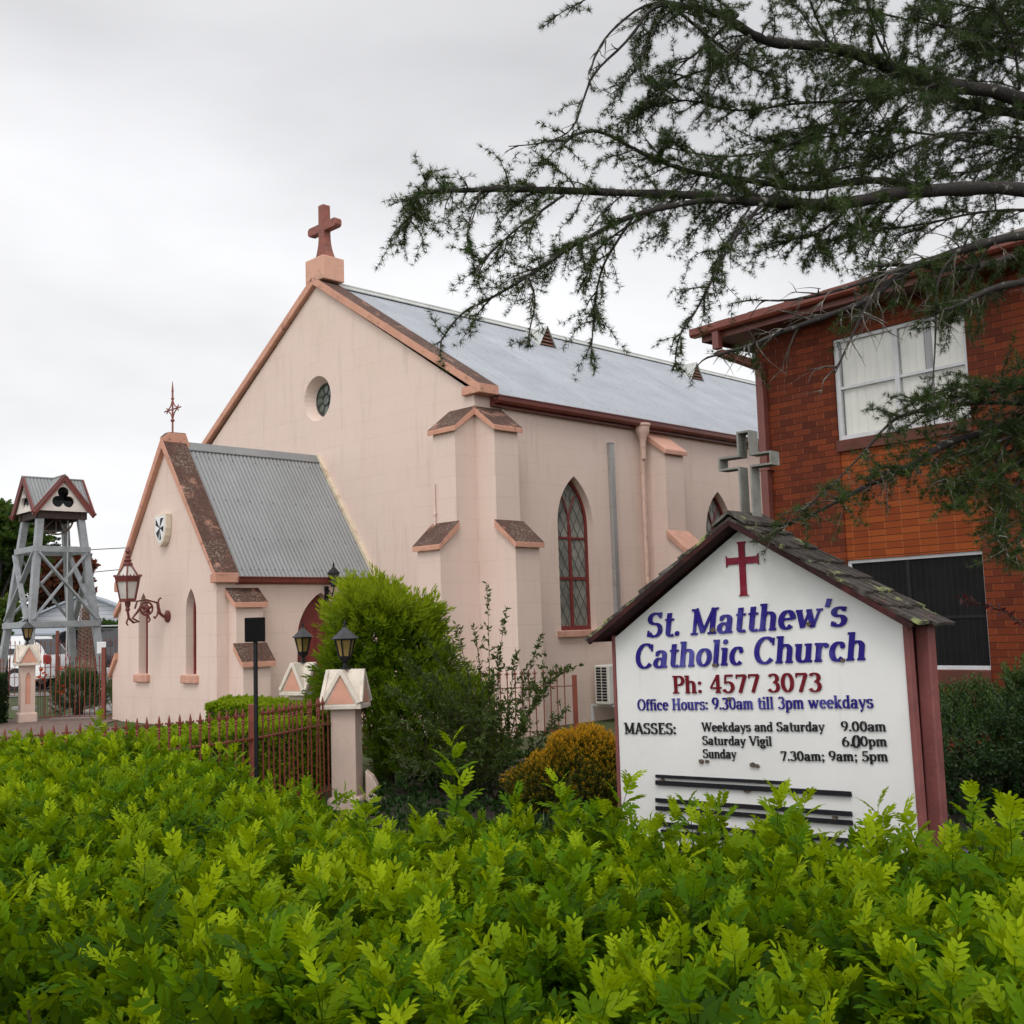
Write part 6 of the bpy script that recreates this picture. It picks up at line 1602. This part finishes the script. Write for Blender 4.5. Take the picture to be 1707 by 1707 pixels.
# ---------------- background trees
def tree(name, label, base, h_tr, crown, n, leaf_size, m, cat='tree', tm=(.1, .6), lump=.3, seed=1, r_tr=.15, lobes=9):
    t = thing(name, label, cat, base); rn = random.Random(seed); cx, cy, cz, rx, ry, rz_ = crown
    mb = MB(); mb.tube([(0, 0, -.2), (.02, 0, h_tr*.5), (cx*.3, cy*.3, h_tr)], [r_tr*1.25, r_tr, r_tr*.7], 8)
    P, Nn, T = [], [], []
    for i in range(lobes):
        a = rn.uniform(0, 6.28); ph = rn.uniform(-.6, 1.4); q = rn.uniform(.35, .72)
        lc = np.array([cx+rx*q*math.cos(a)*math.cos(ph), cy+ry*q*math.sin(a)*math.cos(ph), cz+rz_*q*math.sin(ph)]); lr = rn.uniform(.32, .55)*np.array([rx, ry, rz_])
        mb.tube([(cx*.3, cy*.3, h_tr*.9), tuple(.5*lc+np.array([0, 0, .15*rz_])*.0+.5*np.array([0, 0, h_tr])), tuple(lc)], [r_tr*.5, r_tr*.3, r_tr*.08], 6, False)
        k_ = n//lobes; dv = nrmz(RNG.normal(0, 1, (k_, 3))); r = RNG.uniform(.25, 1, k_)**.5*(1+.2*np.sin(dv[:, 0]*7+i)+.2*np.sin(dv[:, 2]*9+i))
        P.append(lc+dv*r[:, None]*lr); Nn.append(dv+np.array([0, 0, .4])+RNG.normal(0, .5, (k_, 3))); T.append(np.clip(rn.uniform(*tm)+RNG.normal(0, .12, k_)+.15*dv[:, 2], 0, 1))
    mb.build('trunk', MT['bark'], t, smooth=True, fix=False)
    P = np.vstack(P); scatter('crown', [(CT[0], P, frames(np.vstack(Nn)), RNG.uniform(.7, 1.3, len(P))*leaf_size, np.concatenate(T))], m, t); return t
MT['tgreen'] = leaf_material('mid_green_leaf', (.018, .045, .008), (.055, .11, .015), (.15, .20, .02), .3, .5, .3)
MT['tred'] = leaf_material('red_brown_leaf', (.040, .022, .012), (.10, .035, .018), (.22, .06, .025), .3, .5, .3)
MT['pine'] = leaf_material('dark_pine_leaf', (.006, .018, .008), (.014, .034, .014), (.03, .06, .02), .2, .6, .2)
tree('green_tree', 'bushy green tree at the far left edge behind the street fence', tuple(at(-14, 1120, 33)), 1.6, (0, 0, 3.1, 1.7, 1.5, 1.75), 3000, .19, MT['tgreen'], tm=(.1, .8), seed=4)
tree('green_tree', 'small yellow green shrub tree low beside the bell tower left leg', tuple(at(8, 1130, 28.5)), .8, (0, 0, 1.3, .75, .7, .75), 1500, .11, MT['tgreen'], tm=(.45, 1.0), seed=6, r_tr=.06)
tree('red_leaved_tree', 'reddish brown leaved tree seen through the bell tower frame', tuple(at(108, 1105, 50)), 2.2, (0, 0, 3.6, 2.1, 1.6, 1.35), 3600, .21, MT['tred'], tm=(.2, .8), seed=8)
np_ = thing('norfolk_pine', 'dark tiered pine rising behind the bell tower opening', 'tree', tuple(at(72, 1090, 75)))
MB().tube([(0, 0, -.3), (0, 0, 9.8)], [.3, .05], 8).build('trunk', MT['bark'], np_, smooth=True)
P, D = [], []
for lv in range(17):
    z = 1.6+lv*.50; L_ = 2.35*(1-lv/18.5); nb_ = 7
    for j in range(nb_):
        a = j*2*PI/nb_+lv*.7
        for s in range(int(L_*24)):
            q = random.uniform(.1, 1)*L_; P.append((q*math.cos(a)+random.gauss(0, .10), q*math.sin(a)+random.gauss(0, .10), z+.10*q*q*.3+random.gauss(0, .05))); D.append((math.cos(a), math.sin(a), random.uniform(.1, 1)))
P = np.array(P); scatter('crown', [(CT[1], P, frames(np.array(D)), RNG.uniform(.16, .26, len(P)), RNG.uniform(.1, .8, len(P)))], MT['pine'], np_)
pt = thing('palm_trunk', 'thick speckled palm trunk behind the right leg of the bell tower', 'palm', tuple(at(148, 1100, 31)))
mb = MB(); mb.lathe([(.30, -.3), (.26, .2), (.22, .6), (.19, 1.05), (.17, 1.5)], n=14)
for i in range(26):
    z = i*.055; r = .275-.075*z/1.4
    for j in range(9): a = j*2*PI/9+i*.35; mb.beam((r*math.cos(a), r*math.sin(a), z), ((r+.045)*math.cos(a), (r+.045)*math.sin(a), z+.075), .05, .02)
mb.build('trunk', mat('speckled_palm_bark', (.17, .10, .075), .9, .5, 30, stain=(.34, .28, .24), sscale=25), pt)
P, D = [], []
for j in range(14):
    a = j*2*PI/14
    for s in range(26): u = s/26; P.append((u*.5*math.cos(a), u*.5*math.sin(a), 1.5+.35*u-.45*u*u)); D.append((math.cos(a)+random.gauss(0, .6), math.sin(a)+random.gauss(0, .6), random.gauss(.1, .4)))
P = np.array(P); 0 and scatter('frond', [(leaf_lo(1., .12), P, frames(np.array(D)), RNG.uniform(.15, .25, len(P)), RNG.uniform(.2, .7, len(P)))], MT['tgreen'], pt)

# ---------------- the cedar that reaches in from the right
cdr = thing('cedar_tree', 'large dark cedar reaching long drooping boughs across the upper right sky', 'tree', (6.6, 8.6, 0))
co = Vector((6.6, 8.6, 0)); TB = MB(); TW_ = MB()
TB.tube([(0, 0, -.2), (.02, 0, 1.5), (-.03, .03, 4), (.05, 0, 7), (0, 0, 10.5)], [.46, .38, .33, .26, .12], 14)
trk = TB.build('trunk', MT['bark'], cdr, smooth=True)
nP, nD, nS = [], [], []           # needle tufts
def chaikin(p, k=2):
    for _ in range(k):
        q = [p[0]]
        for a, b in zip(p, p[1:]): q += [a*.75+b*.25, a*.25+b*.75]
        p = q+[p[-1]]
    return p
RC = random.Random(5)
def tufts(pts, step, side=1.0, s0=1.0):
    acc = RC.uniform(0, step)
    for a, b in zip(pts, pts[1:]):
        L_ = (b-a).length
        if L_ < 1e-6: continue
        td = (b-a)/L_
        while acc < L_:
            p = a+td*acc; v = Vector((RC.gauss(0, 1), RC.gauss(0, 1), RC.gauss(.25, 1))); v -= td*v.dot(td); v.normalize()
            nP.append(tuple(p+v*.006)); nD.append(tuple(v*.9+td*.5)); nS.append(s0*RC.uniform(.75, 1.2)); acc += step*RC.uniform(.6, 1.4)
        acc -= L_
def twig(p, d, L_, r, droop, wig=.12, n=8):
    pts = [p]; d = d.normalized(); st = L_/n
    for i in range(n):
        d = (d+Vector((RC.gauss(0, wig), RC.gauss(0, wig), RC.gauss(0, wig)-droop))).normalized(); pts.append(pts[-1]+d*st)
    TW_.tube(pts, [r*(1-.8*i/n) for i in range(n+1)], 4, False); return pts
def along(pts, u):
    t = u*(len(pts)-1); i = min(int(t), len(pts)-2); return pts[i]+(pts[i+1]-pts[i])*(t-i), (pts[i+1]-pts[i]).normalized()
def bough(px, r0, r1, side=None, dens=9., L_=(.25, .7), start=.12, green=1.0, droop=.10, ter=1.0, tip=True):
    'px: list of (x, y, depth)'
    P = chaikin([at(*q)-co for q in px]); m_ = len(P)
    TB2 = MB(); TB2.tube(P, [(r0+(r1-r0)*i/(m_-1))*(.86+.10*math.sin(i*2.3)+.05*math.sin(i*5.1)) for i in range(m_)], 8); TB2.build('bough', MT['bark'], trk, smooth=True, fix=False)
    tot = sum((b-a).length for a, b in zip(P, P[1:]))
    n = int(tot*dens*1.4)
    for i in range(n):
        u = start+(1-start)*RC.random(); p, td = along(P, u)
        h = td.cross(Vector((0, 0, 1))).normalized()*RC.choice((-1, 1)); up_ = RC.gauss(.12, .4)
        d = td*RC.uniform(.35, 1.0)+h*RC.uniform(.25, .9)+Vector((0, 0, up_)); l_ = RC.uniform(*L_)*(1.1-.8*u)
        q = twig(p, d, l_, .0065, droop*RC.uniform(.4, 1.4)); gr = RC.random() < green
        if gr: tufts(q[1:], .026)
        for j in range(int(l_*13*ter)):
            pp, tt = along(q, RC.uniform(.15, .95)); hh = Vector((RC.gauss(0, 1), RC.gauss(0, 1), RC.gauss(-.1, .6)))
            q2 = twig(pp, tt*.8+hh*.6, RC.uniform(.08, .24), .003, droop*.7, n=5)
            if gr: tufts(q2, .024)
    if tip and green > .3: tufts(P[int(m_*.45):], .026)
D0 = 7.6
def dp(pts, a, b): n = len(pts)-1; return [(x, y, a+(b-a)*i/n) for i, (x, y) in enumerate(pts)]
bough([(2000, 330, 8.6)]+dp([(1707, 157), (1565, 142), (1494, 116), (1437, 94), (1385, 77), (1287, 73), (1250, 56), (1190, 15), (1100, 6)], 7.8, 6.6), .068, .020, dens=9, L_=(.3, .8))
bough(dp([(1190, 14), (1090, 2), (1052, 64), (989, 120), (974, 161), (955, 221), (902, 240), (848, 244)], 6.6, 6.3), .013, .003, dens=4, L_=(.12, .3), green=.4, tip=False)
bough(dp([(1160, 10), (1082, 0), (1019, 49), (992, 90), (985, 118)], 6.7, 6.4), .011, .006, dens=4, L_=(.1, .3), green=.5, tip=False)
bough(dp([(1180, 15), (1116, 11), (1079, 68), (1067, 109), (1030, 150)], 6.7, 6.5), .011, .004, dens=13, L_=(.15, .45))
bough(dp([(1060, -60), (977, 0), (935, 20), (905, 46)], 6.6, 6.4), .008, .002, dens=9, L_=(.05, .16))
bough([(2050, 300, 9.2)]+dp([(1707, 188), (1644, 184), (1588, 165), (1539, 135), (1480, 120)], 8.4, 7.6), .06, .02, dens=9, L_=(.3, .8))
bough([(2050, 380, 8.4)]+dp([(1707, 311), (1588, 315), (1494, 322), (1419, 339), (1362, 341), (1287, 337), (1224, 334), (1180, 326), (1052, 322), (921, 317), (827, 315), (782, 317), (715, 319), (689, 330), (684, 370)], 7.2, 6.0), .062, .006, dens=10, L_=(.25, .75), start=.15)
bough(dp([(720, 320), (690, 330), (655, 340)], 6.0, 5.9), .005, .002, dens=6, L_=(.05, .1))
bough(dp([(1560, 318), (1480, 300), (1419, 302), (1340, 318), (1250, 300), (1160, 290), (1080, 262), (1000, 215), (960, 222), (935, 245)], 7.3, 6.3), .035, .005, dens=10, L_=(.25, .6))
bough(dp([(1224, 334), (1180, 332), (1109, 345), (1049, 360), (992, 390), (962, 405), (917, 435), (880, 461), (816, 499), (767, 521), (734, 570)], 6.5, 5.9), .024, .004, dens=8, L_=(.2, .55), start=.3)
bough(dp([(1060, 355), (1030, 400), (1000, 450), (990, 520), (985, 600)], 6.4, 6.1), .012, .003, dens=11, L_=(.1, .3), droop=.2)
bough(dp([(1090, 350), (1010, 400), (985, 430), (975, 475)], 6.4, 6.2), .010, .003, dens=11, L_=(.1, .26), droop=.2)
bough(dp([(880, 460), (895, 500), (880, 560), (885, 580)], 6.1, 6.0), .008, .002, dens=12, L_=(.08, .22), droop=.2)
bough(dp([(940, 325), (890, 360), (850, 390), (800, 440), (782, 460)], 6.2, 6.0), .010, .003, dens=12, L_=(.1, .3), droop=.15)
bough(dp([(800, 318), (790, 360), (775, 400), (790, 430)], 6.1, 6.0), .006, .002, dens=12, L_=(.07, .18), droop=.2)
bough(dp([(1270, 340), (1220, 400), (1190, 460), (1160, 520), (1130, 560), (1125, 610)], 6.6, 6.2), .016, .003, dens=9, L_=(.12, .38), droop=.18)
bough(dp([(1250, 345), (1215, 400), (1195, 440), (1190, 470)], 6.6, 6.4), .01, .003, dens=10, L_=(.1, .3), droop=.2)
bough([(2000, 360, 7.6)]+dp([(1707, 390), (1625, 409), (1550, 435), (1505, 450), (1449, 502), (1362, 532), (1287, 559), (1250, 577), (1179, 596)], 6.9, 6.0), .04, .006, dens=8, L_=(.2, .55), green=.25, start=.1, tip=False, ter=.9)
bough(dp([(1512, 446), (1419, 478), (1325, 502), (1250, 500)], 6.5, 6.2), .016, .004, dens=9, L_=(.15, .45), green=.12, tip=False, ter=.9)
bough(dp([(1449, 502), (1422, 555), (1392, 622)], 6.3, 6.1), .014, .004, dens=9, L_=(.15, .45), green=.05, tip=False, ter=.9)
bough(dp([(1600, 415), (1560, 460), (1560, 560), (1555, 640)], 6.6, 6.3), .012, .003, dens=6, L_=(.12, .3), green=.5, tip=False)
bough(dp([(1707, 470), (1650, 480), (1600, 510), (1560, 520)], 6.8, 6.4), .03, .005, dens=14, L_=(.2, .5), green=.9)
bough(dp([(1720, 420), (1650, 440), (1590, 450), (1500, 440), (1440, 445)], 7.2, 6.6), .03, .006, dens=11, L_=(.25, .55), green=.9)
# inner crown filling the upper right
for q, a, b, dn in (([(1800, 110), (1707, 90), (1620, 70), (1540, 30)], 8.3, 7.8, 12), ([(1800, 30), (1700, 20), (1600, 10), (1520, -10)], 8.3, 7.9, 12), ([(1800, 230), (1720, 240), (1640, 285), (1560, 290)], 8.0, 7.6, 12), ([(1800, -40), (1707, -20), (1650, 40), (1610, 110)], 8.3, 7.9, 11), ([(1760, 60), (1600, 50), (1450, 20), (1330, -20)], 8.2, 7.2, 11), ([(1780, 260), (1640, 240), (1500, 215), (1380, 225), (1290, 250)], 8.0, 7.0, 12), ([(1760, 20), (1640, -40), (1500, -60)], 8.4, 7.6, 9), ([(1560, 142), (1440, 170), (1330, 170), (1230, 190), (1130, 160), (1060, 190)], 7.3, 6.6, 12), ([(1500, 120), (1400, 200), (1300, 250), (1200, 265), (1110, 245)], 7.3, 6.5, 12), ([(1250, 60), (1200, 110), (1130, 130), (1080, 160)], 6.7, 6.5, 12), ([(1707, 230), (1590, 215), (1480, 260), (1390, 285), (1300, 290)], 7.6, 6.9, 12), ([(1420, 340), (1380, 380), (1340, 400), (1290, 395)], 7.2, 6.8, 12), ([(1760, 350), (1640, 350), (1540, 375), (1450, 385), (1390, 400)], 7.8, 7.0, 11), ([(1385, 77), (1360, 30), (1345, -20)], 7.2, 7.0, 10), ([(1490, 116), (1455, 50), (1440, -20)], 7.3, 7.2, 10), ([(1700, 150), (1690, 60), (1640, -10)], 7.9, 7.7, 10), ([(1120, 10), (1180, 60), (1240, 110), (1300, 130)], 6.8, 7.0, 9), ([(1230, 25), (1180, 70), (1150, 100), (1110, 110)], 6.6, 6.5, 10)):
    bough(dp(q, a, b), .014, .004, dens=dn, L_=(.3, .7), start=.0)
# spray in front of the brick wall
bough([(2050, 560, 7.8)]+dp([(1707, 700), (1640, 722), (1579, 736), (1538, 765), (1491, 791), (1426, 818), (1377, 847), (1303, 879)], 6.9, 6.0), .035, .005, dens=12, L_=(.15, .42), green=.5, start=.05, tip=False, droop=.06)
bough(dp([(1790, 690), (1707, 670), (1600, 672), (1514, 689), (1485, 701), (1444, 750), (1397, 800), (1339, 850)], 6.9, 6.0), .02, .003, dens=12, L_=(.12, .36), green=.7, start=.05, tip=False, droop=.04)
for q in ([(1760, 640), (1690, 650), (1620, 655), (1560, 680), (1500, 720)], [(1760, 700), (1680, 730), (1600, 760), (1520, 780), (1450, 790)], [(1740, 730), (1690, 780), (1640, 810), (1570, 800)], [(1740, 640), (1640, 640), (1570, 650), (1520, 670)], [(1760, 760), (1700, 790), (1680, 850), (1660, 900)], [(1790, 740), (1730, 800), (1707, 880), (1690, 930)], [(1720, 690), (1661, 759), (1667, 806), (1672, 865), (1678, 925)], [(1700, 740), (1640, 790), (1610, 820), (1590, 850)]):
    bough(dp(q, 6.8, 6.2), .014, .003, dens=17, L_=(.12, .34), green=.95, start=.0, droop=.08)
TW_.build('twigs', MT['twig'], cdr, fix=False)
MT['needle'] = leaf_material('cedar_needle', (.014, .028, .007), (.036, .064, .012), (.09, .14, .022), .25, .5, .2)
NT = []
for s in range(4):
    rn = random.Random(s); t = Tm()
    for i in range(18):
        ph = rn.uniform(-.25, 1.35); a = rn.uniform(0, 6.28); t.put(needle(.040*rn.uniform(.75, 1.15), .0030), rotz(a) @ rotx(-(PI/2-ph)), (0, 0, 0), 1., dt=rn.uniform(-.05, .05))
    NT.append(t)
nP, nD, nS = np.array(nP), np.array(nD), np.array(nS); n = len(nP); kk = RNG.integers(0, 4, n)
T = np.clip(.42+.22*snoise(nP[:, 0], nP[:, 2], 1.5)+RNG.normal(0, .13, n), 0, 1); R = frames(nD)
scatter('foliage', [(NT[i], nP[kk == i], R[kk == i], nS[kk == i], T[kk == i]) for i in range(4)], MT['needle'], cdr)
if 0: print('needle tufts', n, 'faces', sum(len(m.polygons) for m in bpy.data.meshes))
